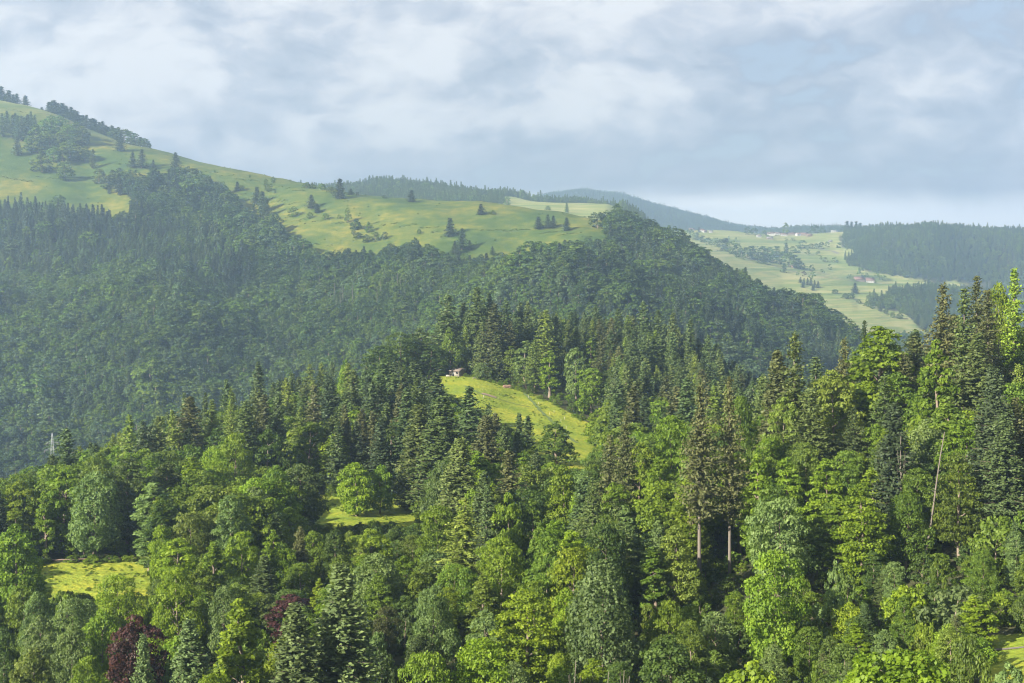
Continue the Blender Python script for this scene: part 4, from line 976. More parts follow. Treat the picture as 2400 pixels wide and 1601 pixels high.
# ------------------------------------------------------------------ single trees on the open hillside (bearing, foot, height in photo units)
def hill_tree(kind, u, vb, h, cc, lab, group=None, w=None, rng=(1250, 2560), parts=False):
    if rng[1] == 2560: rng = (rng[0], float(np.interp(u, UG, RIDGE_Y))+25)
    Y = findY(u, vb, *rng); H = h/F*Y*1.06
    con = kind in ('spruce', 'fir', 'larch')
    Wm = (w/F*Y*(1.45 if con else 1.05)) if w else H*(.52 if con else .95)
    col = tuple(x*(1+random.uniform(-.1, .1)) for x in COLR[cc])
    return place_tree(kind, u, Y, H, Wm, col, lab, group, parts=parts, zoff=0 if con else -.09*H)
GH = 'single trees on the open hillside'
HT = [
 ('spruce',276,350,40,'k','dark conical tree just under the skyline, right of the round grove',22), ('spruce',305,386,35,'k','left one of two dark spruces side by side on the left pasture',19),
 ('spruce',325,388,43,'k','right taller one of two dark spruces side by side on the left pasture',23), ('spruce',352,392,21,'k','small spruce right of the two side by side spruces',11),
 ('spruce',365,406,18,'k','small spruce low beside the dark oval grove',11), ('spruce',403,391,42,'k','broad dark spruce standing high on the left pasture near the skyline',25),
 ('spruce',40,364,41,'s','single spruce left of the round grove',20), ('spruce',213,382,43,'s','thin spruce at the right end of the round grove',14),
 ('broadleaf',97,392,44,'g','round tree at the foot of the round grove',50), ('broadleaf',150,414,44,'g','round lone tree on the grass right below the grove',46),
 ('broadleaf',512,443,32,'d','dark domed tree above the broad wooded gully',20), ('spruce',545,434,20,'k','small dark spruce left of the thorn bush on the slope',13), ('bush',557,433,14,'d','thorn bush beside the small dark spruce',15),
 ('bush',574,410,8,'d','tiny round bush on the yellow slope',6), ('bush',493,398,6,'d','tiny bush by the upper pasture path',5), ('broadleaf',610,421,14,'g','thin young tree left of a pair on the skyline',11), ('broadleaf',627,419,15,'g','thin young tree right of a pair on the skyline',12),
 ('bush',616,438,18,'d','dark thick bush on the slope under the young pair',21), ('bush',631,448,9,'d','small bush under the dark thick bush',8),
 ('spruce',590,462,36,'s','top spruce of the short column of spruces on the slope',22), ('spruce',602,482,44,'s','second spruce down the short column on the slope',24), ('spruce',582,522,48,'s','left lower spruce of the column on the slope',22),
 ('spruce',598,530,55,'s','middle lower spruce of the column on the slope',24), ('spruce',612,500,40,'s','right upper spruce of the column on the slope',20), ('spruce',628,532,45,'s','right lower spruce of the column on the slope',24), ('spruce',625,552,26,'s','small spruce at the foot of the column',16),
 ('broadleaf',704,430,15,'g','pale tree leftmost of four on the skyline before the dark hill',22), ('broadleaf',718,433,13,'g','second from left of four pale trees on the skyline',16), ('broadleaf',740,438,16,'g','third from left of four pale trees on the skyline',19), ('broadleaf',758,442,15,'g','rightmost of four pale trees on the skyline',19),
 ('spruce',780,454,44,'k','tall dark pillar of a spruce on the skyline by the dark hill',24), ('spruce',715,474,31,'k','upper one of two dark spruces below the skyline pillar',22), ('spruce',728,489,20,'k','lower small one of two dark spruces below the skyline pillar',15),
 ('broadleaf',672,502,25,'g','round tree on the hollow path, largest of three there',26), ('bush',711,506,16,'g','middle of three round bushes on the hollow path',16), ('bush',747,507,18,'g','right of three round bushes on the hollow path',16), ('bush',778,499,11,'g','small bush above the gully hedge',11),
 ('spruce',806,449,14,'k','wide low spruce right of the skyline pillar',15), ('bush',821,450,9,'k','small dark dot of a bush right of the low spruce on the skyline',9), ('bush',839,451,6,'d','tiny bush on the skyline right of the low spruce',5), ('bush',882,455,7,'d','flat wide bush on the meadow skyline',16),
 ('spruce',945,462,26,'k','spruce alone on the meadow skyline below the dark hill',18), ('spruce',1104,489,24,'k','spruce on the grassy knob of the bright hillside',18), ('bush',1131,491,11,'g','bush on the grassy knob beside its spruce',14),
 ('spruce',1033,540,40,'k','dark egg shaped spruce in the middle of the bright hillside',24), ('bush',962,536,13,'g','small round bush with a long shadow on the bright hillside',12),
 ('spruce',1060,578,47,'k','tallest spruce at the lower edge of the bright hillside',26), ('spruce',1044,580,30,'s','ragged spruce left of the tallest at the lower edge',20), ('spruce',1078,578,22,'k','small spruce right of the tallest at the lower edge',13),
 ('spruce',1236,529,27,'k','leftmost spruce of the row of four on the bright hillside',19), ('spruce',1258,528,31,'k','second spruce of the row of four on the bright hillside',17), ('spruce',1270,528,28,'k','third spruce of the row of four on the bright hillside',16), ('spruce',1301,530,30,'k','last spruce of the row of four, standing apart',18),
 ('columnar',798,512,36,'g','poplar like tree at the top of the gully hedge',17),
 ('broadleaf',818,530,26,'d','dark bush tree in the gully hedge below the poplar like tree',30), ('broadleaf',847,532,26,'g','tall green bush in the middle of the gully hedge',20), ('broadleaf',862,548,22,'g','round bush right in the gully hedge',24), ('broadleaf',884,552,18,'d','last bush at the lower right of the gully hedge',17),
 ('bush',822,552,15,'d','dark low bush under the gully hedge',24), ('bush',842,558,20,'d','dark thicket at the foot of the gully hedge',20), ('bush',811,540,12,'g','pale low bush left below the gully hedge',12),
 ('spruce',800,596,22,'k','stout dark spruce left of three at the wood edge',20), ('spruce',818,600,26,'k','spruce in the middle of three at the wood edge',18), ('spruce',832,602,22,'s','right spruce of three at the wood edge',17),
 ('spruce',1240,597,34,'k','spiky spruce at the wood edge under the leftmost of the row of four',14), ('spruce',1276,592,36,'k','spiky spruce at the wood edge under the third of the row of four',15), ('spruce',1297,590,36,'s','bushy spruce at the wood edge, left of the spiky pair end',18), ('spruce',1308,588,34,'s','bushy spruce at the wood edge, right of its equal',16), ('spruce',1326,585,30,'k','spruce at the wood edge below the one standing apart',18),
 ('spruce',1130,588,20,'s','small spruce at the wood edge in the middle of the bright hillside',12), ('bush',1350,560,18,'d','dark round bush at the right end of the wood edge',26),
 ('broadleaf',1372,521,40,'d','left crown of the two big round trees at the end of the hillside',40), ('broadleaf',1401,522,44,'d','right crown of the two big round trees at the end of the hillside',42), ('spruce',1418,538,42,'s','dark tree right behind the two big round trees',26),
 ('broadleaf',1440,515,28,'d','domed tree where the hillside meets the wooded ridge',30), ('broadleaf',1462,522,30,'d','domed tree on the wooded ridge next to the hillside',32),
]
for t in HT: hill_tree(t[0], t[1], t[2], t[3], t[4], t[5], GH, t[6])
hill_tree('broadleaf', 1258, 494, 11, 'g', 'round tree on the pale plateau behind the hillside', GH, 14, (2250, 2800)); hill_tree('spruce', 1301, 497, 22, 'g', 'slim tree on the pale plateau behind the hillside', GH, 10, (2250, 2800))
# groves: each tree on its own
def grove(kind, items, cc, lab, group, rng=(1300, 2300), wk=None, y_add=0):
    for n, (u, vb, h) in enumerate(items):
        side = 'highest' if n == 0 else ORD[n-1].strip() if 0 < n-1 < len(ORD) else ''
        l = lab % (('leftmost',) if n == 0 else ((ORD[n].strip() if n < len(ORD) else f'{n+1}th')+' from the left',))
        if y_add:
            Y = float(np.interp(u, UG, RIDGE_Y))+y_add; H = h/F*Y; con = kind == 'spruce'
            col = tuple(x*(1+random.uniform(-.1, .1)) for x in COLR[cc])
            place_tree(kind, u, Y, H, H*(.85 if con else 1.0), col, l, group, parts=False)
        else: hill_tree(kind, u, vb, h, cc, l, group, (wk*h if wk else None), rng)
grove('broadleaf', sorted([(80,327,46),(100,318,46),(120,304,40),(140,308,44),(115,342,46),(135,347,46),(155,333,46),(175,318,40),(188,327,42),(76,352,38),(97,358,34),(160,367,42),(180,372,40),(195,374,34),(145,375,40),(124,372,36),(86,345,44)]), 'g', '%s tree in the big round grove on the left pasture', 'trees of the round grove', wk=1.05)
grove('spruce', sorted([(5,310,52),(16,305,48),(29,302,42),(40,320,56),(49,322,56),(56,320,54),(63,316,50),(71,305,46),(80,303,40),(35,312,48)]), 's', '%s spruce in the spruce stand left of the round grove', 'spruces beside the round grove', wk=.38)
grove('broadleaf', sorted([(228,426,34),(243,427,32),(258,425,33),(276,423,38),(293,427,44),(309,432,44),(324,442,44),(336,450,36)]), 'd', '%s tree in the dark oval grove on the left pasture', 'trees of the dark oval grove', wk=1.0)
grove('broadleaf', sorted([(376,428,34),(393,424,38),(412,420,38),(432,420,40),(452,426,42),(470,436,38),(487,452,34),(366,450,36),(382,462,38),(404,468,36),(425,474,36),(448,480,38)]), 'd', '%s round tree along the top of the wooded gully', 'trees along the top of the gully', wk=1.05)
wood = []
for n, u in enumerate(np.arange(112, 272, 7.2)):
    wood.append((u+RS.uniform(-2, 2), 0, 46-14*(n/22.)+RS.uniform(-7, 5)))
grove('spruce', [(96, 0, 22)]+wood, 'k', '%s spruce of the dark row on the upper skyline', 'spruces of the skyline row', y_add=22)
grove('spruce', [(u+4+RS.uniform(-2, 2), 0, 40-10*(n/16.)+RS.uniform(-6, 5)) for n, u in enumerate(np.arange(116, 270, 9.5))], 'k', '%s spruce in the back of the skyline row', 'spruces at the back of the skyline row', y_add=34)
grove('broadleaf', [(u, 0, h) for u, h in ((262, 30), (274, 34), (287, 36), (299, 34), (311, 34), (322, 30), (332, 30), (339, 22))], 'd', '%s round tree ending the skyline row', 'round trees ending the skyline row', y_add=16)
grove('spruce', [(-12, 0, 46), (3, 0, 44), (12, 0, 30), (20, 0, 40), (31, 0, 34), (38, 0, 38), (47, 0, 14), (58, 0, 38)], 'k', '%s dark tree of the skyline clump in the top left corner', 'skyline clump in the top left corner', y_add=14)
# dead standing trunks in the far wood
def snag_mesh(seed, H, r=.16, n=9):
    rs = np.random.RandomState(seed); A = Acc(); k = np.linspace(0, 1, 5)
    A.add(*tube(np.stack([.15*np.sin(k*3+seed), .1*np.cos(k*2+seed), k*H], 1), r*(1-.75*k)+.02, 5))
    for _ in range(n):
        z = rs.uniform(.35, .97)*H; a = rs.uniform(0, 2*PI); L = rs.uniform(.5, 1.8)*(1.2-z/H)
        A.add(*tube([[0, 0, z], [math.cos(a)*L, math.sin(a)*L, z-.1+.3*rs.uniform(-1, 1)]], [.05, .02], 3))
    v, f, t = A.get(); return mesh_from('dead_trunk', v, f, None, True, [M_PALEBARK])
SN = [snag_mesh(i, 22, .24, 12) for i in range(4)]
sn_u = sorted([668, 690, 700, 706, 716, 728, 737, 745, 752, 762, 771, 784, 790, 800, 812, 823, 829, 836, 848, 858, 868, 876, 884, 893, 905, 914, 921, 930, 1762, 1771, 1779, 1787, 1796, 1806, 1815, 1736, 1622, 1630, 1643, 195, 205])
nl = {}
for i, u in enumerate(sn_u):
    vb = (692+22*math.sin(u*.9)+(u-790)*.04) if 600 < u < 1000 else (748+10*math.sin(u) if u > 1700 else 715 if u > 1000 else 870)
    Y = findY(u, vb, 1010, 1500)
    H = random.uniform(15, 24)
    where = 'in the pale dead stand of the far wood' if 600 < u < 1000 else 'on the shaded end of the far wood' if u > 1700 else 'in the shaded far wood above the knoll' if u > 1000 else 'low on the hazy left wood'
    n = nl.get(where, 0); nl[where] = n+1
    o = part('dead_tree', SN[i % 4], None); o.location = ((u-CX)/F*Y, Y-9, float(gz(u, Y-9))+2); o.scale = (1.3, 1.3, H/22); o.rotation_euler = (0, 0, u)
    w_ = (ORD[n].strip()+' from the left') if 0 < n < len(ORD) else 'leftmost' if n == 0 else f'{n+1}th from the left'
    o['label'] = f'{w_} grey dead trunk {where}'; o['category'] = 'dead tree'; o['group'] = 'dead trunks in the far wood'
# dead and bare stems close by
def near_snag(u, vt, vb_Y, label, lean=0.0, r=.16, fork=False):
    Y = vb_Y; g = float(gz(u, Y)); H = (HV-vt)/F*Y-g
    A = Acc(); k = np.linspace(0, 1, 7); dxl = lean*H
    pt = np.stack([dxl*k+.12*np.sin(k*6), .1*np.cos(k*5), k*H], 1)
    A.add(*tube(pt, r*(1-.7*k)+.015, 7))
    rs = np.random.RandomState(int(u))
    for j in range(9 if not fork else 5):
        z = rs.uniform(.45, .95) if not fork else rs.uniform(.55, .75); a = rs.uniform(0, 2*PI); L = rs.uniform(.4, 1.1) if not fork else .7
        b = np.array([np.interp(z, k, pt[:, i]) for i in range(3)]); e = b+np.array([math.cos(a)*L, math.sin(a)*L, .2*L if not fork else H*.22])
        A.add(*tube([b, (b+e)/2+np.array([math.cos(a), math.sin(a), 0])*.2*L, e], [.05, .035, .015], 4))
    v, f, t = A.get(); o = part('dead_tree', mesh_from('dead_stem', v, f, None, True, [M_PALEBARK]), None)
    o.location = ((u-CX)/F*Y, Y, g-.1); o['label'] = label; o['category'] = 'dead tree'
near_snag(2118, 990, 208, 'leaning grey dead trunk in front of the tall dark green tree at the right', .16, .17)
near_snag(2069, 1000, 215, 'dead tree top with bare forked stems left of the leaning trunk', 0, .12, True)
for u, vt, l in ((1317, 1515, 'bare forked stem at the bottom edge left of the others'), (1393, 1540, 'bare stem at the bottom edge under the big grey-green ash'), (1429, 1537, 'pale bare stem at the bottom edge right of the ash foot'), (1441, 1550, 'rightmost short bare stem at the bottom edge')):
    near_snag(u, vt, 142, l, .02, .07, True)

# ------------------------------------------------------------------ trees and hedges of the far valley on the right
GV = 'trees around the far village'
VT = [('broadleaf',1585,548,22,'g','round tree left of the village meadow',26), ('broadleaf',1804,541,31,'g','tall village tree rising above the roofs',17), ('broadleaf',1872,534,20,'d','big twin crown on the village skyline',30), ('broadleaf',1889,534,15,'d','lower crown right of the big twin crown',20),
 ('broadleaf',1715,540,19,'d','left dark crown in the village',24), ('broadleaf',1731,541,18,'d','right dark crown in the village',22), ('broadleaf',1757,542,14,'g','crown beside the barn roofs of the village',22), ('spruce',1605,534,12,'k','small spruce among the left houses',8),
 ('spruce',1945,532,24,'k','leftmost of the four spruces on the village skyline',14), ('spruce',1955,532,22,'k','second of the four spruces on the village skyline',14), ('spruce',1966,533,24,'k','third of the four spruces on the village skyline',14), ('spruce',1975,533,21,'k','last of the four spruces on the village skyline',13),
 ('columnar',1673,555,14,'g','young tree on the village meadow, left one',8), ('broadleaf',1690,553,11,'g','young tree on the village meadow, right one',8), ('broadleaf',1843,571,20,'d','round tree left end of the field hedge',24), ('broadleaf',1862,571,13,'d','low tree in the field hedge',16), ('broadleaf',1874,571,14,'d','middle tree in the field hedge',16), ('broadleaf',1886,570,17,'d','tall tree in the field hedge',18), ('broadleaf',1899,568,14,'g','right end tree of the field hedge',14),
 ('broadleaf',1855,584,15,'d','tree on the slope under the field hedge',18), ('broadleaf',1926,567,13,'d','round tree before the right forest',14), ('broadleaf',1805,553,8,'g','small bush above the hedge slope',8), ('broadleaf',1820,553,8,'g','wide bush above the hedge slope',12),
 ('spruce',1805,586,28,'s','pointed tree in the long hedge',18), ('broadleaf',1878,585,11,'g','pale tree under the field hedge',14), ('broadleaf',1895,600,12,'g','orchard tree in the hollow, upper',15), ('broadleaf',1916,604,12,'g','orchard tree in the hollow, right',16), ('broadleaf',1885,598,9,'g','orchard tree in the hollow, left',10),
 ('spruce',1800,628,22,'s','spruce by the lane left of the farm',15), ('broadleaf',1863,624,19,'g','tree by the lane, tallest',20), ('broadleaf',1846,633,13,'c','dark reddish tree by the lane',12), ('broadleaf',1866,640,19,'g','lime tree between lane and spruce plot',18), ('broadleaf',1832,632,12,'g','small tree by the lane',10), ('broadleaf',1905,620,14,'g','tree on the upper farm lane',11), ('broadleaf',1888,628,11,'d','bush tree on the upper farm lane',12),
 ('spruce',1963,676,23,'k','lone dark conifer on the lower valley meadow',14), ('broadleaf',1917,675,11,'d','round bush left of the lone dark conifer',17), ('broadleaf',1940,684,14,'d','bush group left of the lone conifer, left part',18), ('broadleaf',1953,687,16,'d','bush group left of the lone conifer, right part',18),
 ('broadleaf',1977,634,22,'g','round tree above the farm',21), ('broadleaf',2019,640,23,'g','big round tree right of the farm',26), ('broadleaf',1990,640,12,'d','tree right beside the farm roof',14), ('broadleaf',2005,646,10,'d','bush at the right corner of the farm',16), ('broadleaf',1950,640,12,'d','tree left of the farm barn',14),
 ('broadleaf',1972,696,11,'g','first bush on the diagonal hedge',13), ('broadleaf',1989,703,13,'g','second bush on the diagonal hedge',13), ('broadleaf',2003,709,15,'d','third bush on the diagonal hedge',15), ('spruce',2021,716,18,'s','spruce on the diagonal hedge',10), ('broadleaf',2034,722,14,'g','tree on the diagonal hedge after the spruce',14), ('broadleaf',2050,728,15,'g','low tree on the diagonal hedge',16), ('broadleaf',2066,735,16,'g','last tree on the diagonal hedge',16),
 ('broadleaf',1815,688,32,'b','bright round tree on the end of the shaded ridge',38)]
for t in VT: hill_tree(t[0], t[1], t[2], t[3], t[4], t[5], GV, t[6], (1350, 1500) if t[1] == 1815 else (2050, 4150))
hed = [(1600,552,13),(1613,556,13),(1626,560,14),(1640,566,18),(1655,572,20),(1667,578,24),(1680,584,26),(1692,590,26),(1704,594,24),(1716,590,20),(1728,594,24),(1740,597,26),(1751,588,20),(1762,600,26),(1773,603,24),(1783,590,20),(1790,607,22),(1797,598,18),(1812,612,28),(1822,614,26),(1834,616,20),(1820,582,14),(1832,580,16),(1842,617,14),(1768,588,18),(1756,606,20),(1742,604,16)]
for n, (u, vb, h) in enumerate(hed):
    hill_tree('broadleaf' if n % 5 else 'spruce', u, vb, h*1.25, 'd' if n % 3 else 'g', (ORD[n].strip()+' from the left' if 0 < n < 18 else 'leftmost' if n == 0 else f'{n+1}th from the left')+' tree of the long hedge below the village', 'trees of the long hedge', h*1.3, (2050, 3850))
for n, (u, vb, h) in enumerate([(1838,652,14),(1846,654,16),(1854,656,17),(1862,658,18),(1870,660,18),(1878,663,16),(1843,660,12),(1866,666,13)]):
    hill_tree('spruce', u, vb, h, 'k', (ORD[n].strip()+' from the left' if n else 'leftmost')+' spruce of the small plantation above the meadow tongue', 'spruces of the small plantation', 8, (2050, 3850))

# ------------------------------------------------------------------ buildings
def box(A, x0, x1, y0, y1, z0, z1):
    v = np.array([[x, y, z] for z in (z0, z1) for x, y in ((x0, y0), (x1, y0), (x1, y1), (x0, y1))], float)
    f = np.array([[0, 3, 2, 1], [4, 5, 6, 7], [0, 1, 5, 4], [1, 2, 6, 5], [2, 3, 7, 6], [3, 0, 4, 7]]); A.add(v, f)
def box_mesh(name, m, *bs):
    A = Acc()
    for b in bs: box(A, *b)
    v, f, t = A.get(); return mesh_from(name, v, f, None, False, [m])
def slab(A, p, q, t):
    """sloping roof plane: p, q are two corner pairs (eave, ridge); t thickness"""
    (a, b), (c_, d) = p, q
    top = np.array([a, b, d, c_], float); bot = top-np.array([0, 0, t]); v = np.concatenate([top, bot])
    A.add(v, np.array([[0, 1, 2, 3], [7, 6, 5, 4], [0, 4, 5, 1], [1, 5, 6, 2], [2, 6, 7, 3], [3, 7, 4, 0]]))
M_WHITE = plain('white_plaster', (.30, .285, .26), .8, .12, 2.0)
M_LIME = plain('limewash', (.22, .20, .175), .85, .15, 2.0)
M_WOOD = plain('weathered_planks', (.155, .115, .085), .85, .35, 3.0, (1, 1, 7), .02)
M_DARK = plain('dark_opening', (.02, .02, .022), .4, .2)
M_TILE = plain('brown_shingles', (.20, .155, .125), .85, .3, 4.0, (1, 6, 6), .03)
M_RED = plain('red_tiles', (.15, .08, .062), .8, .25, 2.0)
M_GREYR = plain('grey_roof', (.17, .15, .145), .8, .25, 2.0)
M_LOG = plain('cut_logs', (.20, .12, .085), .85, .4, 6.0)
M_CLAY = plain('red_clay', (.36, .10, .06), .9, .12, 1.5)
M_LINE = plain('white_lines', (.75, .72, .68), .8, .05)
M_SOIL = plain('bare_soil', (.20, .13, .10), .95, .3, 1.5, (1, 1, 1), .05)
M_STEEL = plain('galvanised_steel', (.26, .27, .28), .5, .15)
M_PATH = plain('gravel_path', (.12, .105, .085), .95, .2, 3.0)
M_FENCE = plain('pale_post_wood', (.36, .32, .26), .85, .2)
M_GREENSHEET = plain('grey_green_sheet', (.20, .25, .24), .6, .2)

# the hut on the knoll: white front, plank side, shallow shingle roof with deep eaves
hu_, hY = 1052, 548
hx_, hz_ = (hu_-CX)/F*hY, float(gz(hu_, hY))+.05
hut = thing('wooden_hut', 'small wooden hut with a shingled roof and a white front on the knoll meadow', 'hut', (hx_, hY, hz_), None, math.radians(-36))
hw, hd, hh = 1.9, 1.7, 2.1
A = Acc(); box(A, -hw, hw, -hd, hd, -.6, hh)
A.add(np.array([[hw, -hd, hh], [hw, hd, hh], [hw, 0, hh+.75], [-hw, -hd, hh], [-hw, hd, hh], [-hw, 0, hh+.75]], float), np.array([[0, 1, 2, 2], [3, 5, 4, 4]]))
v, f, t = A.get()
me = bpy.data.meshes.new('plank_wall'); me.from_pydata(v.tolist(), [], [tuple(dict.fromkeys(q)) for q in f.tolist()]); me.materials.append(M_WOOD)
wall = part('wall', me, hut)
part('front_wall', box_mesh('front_wall', M_LIME, (-hw-.02, hw+.02, -hd-.12, -hd-.004, -.2, hh-.03)), hut)
dr = part('door', box_mesh('door', M_DARK, (-1.45, -.6, -hd-.17, -hd-.123, -.15, 1.85)), hut)
part('handle', box_mesh('handle', M_STEEL, (-.72, -.66, -hd-.2, -hd-.172, .85, .95)), dr)
wn = part('window', box_mesh('window_frame', M_WOOD, (.25, 1.45, -hd-.16, -hd-.123, .85, 1.8)), hut)
part('pane', box_mesh('pane', M_DARK, (.33, 1.37, -hd-.175, -hd-.162, .93, 1.72)), wn)
A = Acc()
slab(A, ((-hw-.6, -hd-1.0, hh-.15), (hw+.6, -hd-1.0, hh-.15)), ((-hw-.6, 0.02, hh+.92), (hw+.6, 0.02, hh+.92)), .12)
slab(A, ((hw+.6, hd+.6, hh+.05), (-hw-.6, hd+.6, hh+.05)), ((hw+.6, -.02, hh+.92), (-hw-.6, -.02, hh+.92)), .12)
v, f, t = A.get(); rf = part('roof', mesh_from('roof', v, f, None, False, [M_TILE]), hut)
for k in range(7):
    y_ = -hd-1.0+(hd+1.0)*k/7.; z_ = hh-.15+(1.07)*k/7.
    part('shingle_row', box_mesh('shingle_row', M_TILE, (-hw-.62, hw+.62, y_-.02, y_+.20, z_+.02, z_+.09)), rf)
part('stove_pipe', box_mesh('stove_pipe', M_WOOD, (-.9, -.72, .5, .68, hh+.3, hh+2.0)), hut)
part('porch_post', box_mesh('porch_post', M_WOOD, (-hw-.45, -hw-.33, -hd-.85, -hd-.73, -.3, hh-.25)), hut)
part('porch_post', box_mesh('porch_post', M_WOOD, (hw+.33, hw+.45, -hd-.85, -hd-.73, -.3, hh-.25)), hut)
def bench(u, Y, lab, rot=.3, table=False):
    o = thing('bench', lab, 'bench', ((u-CX)/F*Y, Y, float(gz(u, Y))), None, rot)
    part('seat', box_mesh('seat', M_FENCE, (-.9, .9, -.22, .22, .42, .5)), o)
    for s in (-.65, .65): part('leg', box_mesh('leg', M_WOOD, (s-.08, s+.08, -.18, .18, 0, .42)), o)
    if table: part('backrest', box_mesh('backrest', M_FENCE, (-.9, .9, .2, .27, .6, .9)), o)
bench(1090, 538, 'pale bench on the grass right of the hut'); bench(1029, 543, 'bench with a backrest left of the hut', -.1, True); bench(1054, 543, 'low bench in front of the white hut wall', .5)
o = thing('picnic_table', 'picnic table under the trees left of the hut', 'table', ((1007-CX)/F*552, 552, float(gz(1007, 552))), None, .2)
part('tabletop', box_mesh('tabletop', M_FENCE, (-1, 1, -.4, .4, .72, .79)), o)
for s in (-.7, .7): part('leg', box_mesh('leg', M_WOOD, (s-.07, s+.07, -.3, .3, 0, .72)), o)
for s in (-.75, .75): part('seat', box_mesh('seat', M_FENCE, (-1, 1, s-.14, s+.14, .42, .48)), o)
# log pile at the wood edge
lu, lY = 1166, 531
lo = thing('log_pile', 'heap of reddish cut logs at the wood edge right of the hut', 'log pile', ((lu-CX)/F*lY, lY, float(gz(lu, lY))-.05), None, .25)
k = 0
for r_, cnt_ in enumerate((9, 8, 6)):
    for i in range(cnt_):
        rr = random.uniform(.15, .22); x_ = -1.9+i*.46+r_*.22; z_ = .2+r_*.34
        v, f = tube([[x_, -1.0+random.uniform(-.2, .2), z_], [x_+.05, 1.0, z_]], [rr, rr*.95], 8)
        A = Acc(); A.add(v, f); A.add(np.concatenate([v[:8], [v[:8].mean(0)]]), np.array([[i2, (i2+1) % 8, 8, 8] for i2 in range(8)]))
        vv_, ff_, t = A.get(); me = bpy.data.meshes.new('log'); me.from_pydata(vv_.tolist(), [], [tuple(dict.fromkeys(q)) for q in ff_.tolist()]); me.materials.append(M_LOG)
        part('log', me, lo)
# pale posts of the electric fence along the meadow track
for n, (u, v_) in enumerate([(1110, 915), (1213, 918), (1236, 933), (1262, 955), (1272, 946), (1288, 967), (1296, 962), (1300, 985)]):
    Y = findY(u, v_, 400, 555)
    o = part('fence_post', box_mesh('fence_post', M_FENCE, (-.05, .05, -.05, .05, -.2, 1.05)), None); o.location = ((u-CX)/F*Y, Y, float(gz(u, Y)))
    o['label'] = (ORD[n].strip()+' from the left' if n else 'leftmost')+' pale fence post on the bright meadow'; o['category'] = 'fence post'; o['group'] = 'fence posts on the bright meadow'
def ribbon(name, uvY, width, m, lab, lift=.06, kind='structure'):
    P_ = [np.array([(u-CX)/F*Y, Y]) for u, Y in uvY]; Q = []
    for a, b in zip(P_[:-1], P_[1:]):
        n = max(2, int(np.linalg.norm(b-a)/1.0))
        for i in range(n): Q.append(a+(b-a)*i/n)
    Q.append(P_[-1]); Q = np.array(Q); T = unit(np.gradient(Q, axis=0)); N = np.stack([-T[:, 1], T[:, 0]], 1)
    V_ = []
    for s in (-.5, -.17, .17, .5):
        R = Q+N*(width*s)*(1+.25*np.sin(np.arange(len(Q))*.8+s*3))[:, None]; V_.append(np.c_[R, gzx(R[:, 0], R[:, 1])+lift])
    n = len(Q); V_ = np.concatenate(V_); f = []
    for j in range(3):
        for i in range(n-1): f.append((j*n+i, j*n+i+1, (j+1)*n+i+1, (j+1)*n+i))
    o = part(name, mesh_from(name, V_, np.array(f), None, True, [m]), None); o['kind'] = kind; o['label'] = lab; return o
ribbon('earth_patch', [(1105, 508), (1118, 507), (1140, 506)], 2.4, M_SOIL, 'bare strip of soil in the bright meadow', .08)
M_TRACK = plain('trodden_grass', (.075, .11, .02), .9, .3, 1.5)
ribbon('meadow_track', [(1195, 532), (1220, 512), (1250, 490), (1290, 466), (1325, 446)], 1.3, M_TRACK, 'trodden grass track running down the bright meadow', .08)
ribbon('meadow_track', [(1065, 520), (1110, 505), (1160, 503), (1215, 500)], .9, M_TRACK, 'faint grass step across the bright meadow', .08)
ribbon('footpath', [(2262, 171), (2300, 169), (2420, 164)], .8, M_PATH, 'narrow path across the grass bank at the lower right', .08)
ribbon('footpath', [(1835, 168), (1870, 169), (1935, 171)], 1.6, M_PATH, 'short bit of path under the trees at the lower right', .10)
ribbon('earth_bank', [(100, 275), (180, 275.5), (260, 276), (335, 276)], 1.0, M_SOIL, 'brown earth edge at the back of the sunny clearing', .12)
ribbon('village_road', [(1880, 3560), (1910, 3500), (1925, 3440)], 9.0, M_PATH, 'pale lane below the far village', .5)
ribbon('farm_road', [(1790, 2990), (1830, 2960), (1880, 2930), (1940, 2900), (1975, 2860)], 8.0, M_PATH, 'pale lane leading to the far farm', .5)
A = Acc(); th = np.linspace(0, 2*PI, 14, endpoint=False)
pts_ = np.concatenate([np.c_[2.6*np.cos(th), 1.6*np.sin(th), -.3+0*th], np.c_[1.5*np.cos(th)+.2, .9*np.sin(th), .75+.2*np.sin(th*3)], [[.1, 0, 1.15]]])
ff = [(i, (i+1) % 14, 14+(i+1) % 14, 14+i) for i in range(14)]+[(14+i, 14+(i+1) % 14, 28) for i in range(14)]
me = bpy.data.meshes.new('soil_heap'); me.from_pydata(pts_.tolist(), [], ff); me.materials.append(M_SOIL)
o = part('soil_heap', me, None); o.location = ((218-CX)/F*236, 236, float(gz(218, 236))); o['label'] = 'reddish brown heap of soil at the front of the sunny clearing'; o['category'] = 'soil heap'
# corner of the clay tennis court with its lines and wire fence
cY = 222.; cu = 921; cx0 = (cu-CX)/F*cY; cz = float(gz(cu, cY))+.35
ct = thing('tennis_court', 'corner of a red clay tennis court with white lines showing between the trees', 'tennis court', (cx0, cY, cz), None, .25)
part('clay_surface', box_mesh('clay_surface', M_CLAY, (-5, 5, -9, 9, -.4, 0)), ct)
for b in ((-4.2, 4.2, 5.9, 6.0, .004, .01), (-4.2, 4.2, -6, -5.9, .004, .01), (-4.2, -4.1, -5.9, 5.9, .004, .01), (.3, .4, -5.9, 5.9, .004, .01), (-4.1, .3, 1.0, 1.1, .004, .01)):
    part('court_line', box_mesh('court_line', M_LINE, b), ct)
fe = thing('wire_fence', 'grey mesh fence behind the red tennis court', 'fence', (cx0, cY+10.5, cz-.2), None, .25)
for i in range(6): part('post', box_mesh('post', M_STEEL, (-5+i*2-.05, -5+i*2+.05, -.05, .05, -.4, 3.0)), fe)
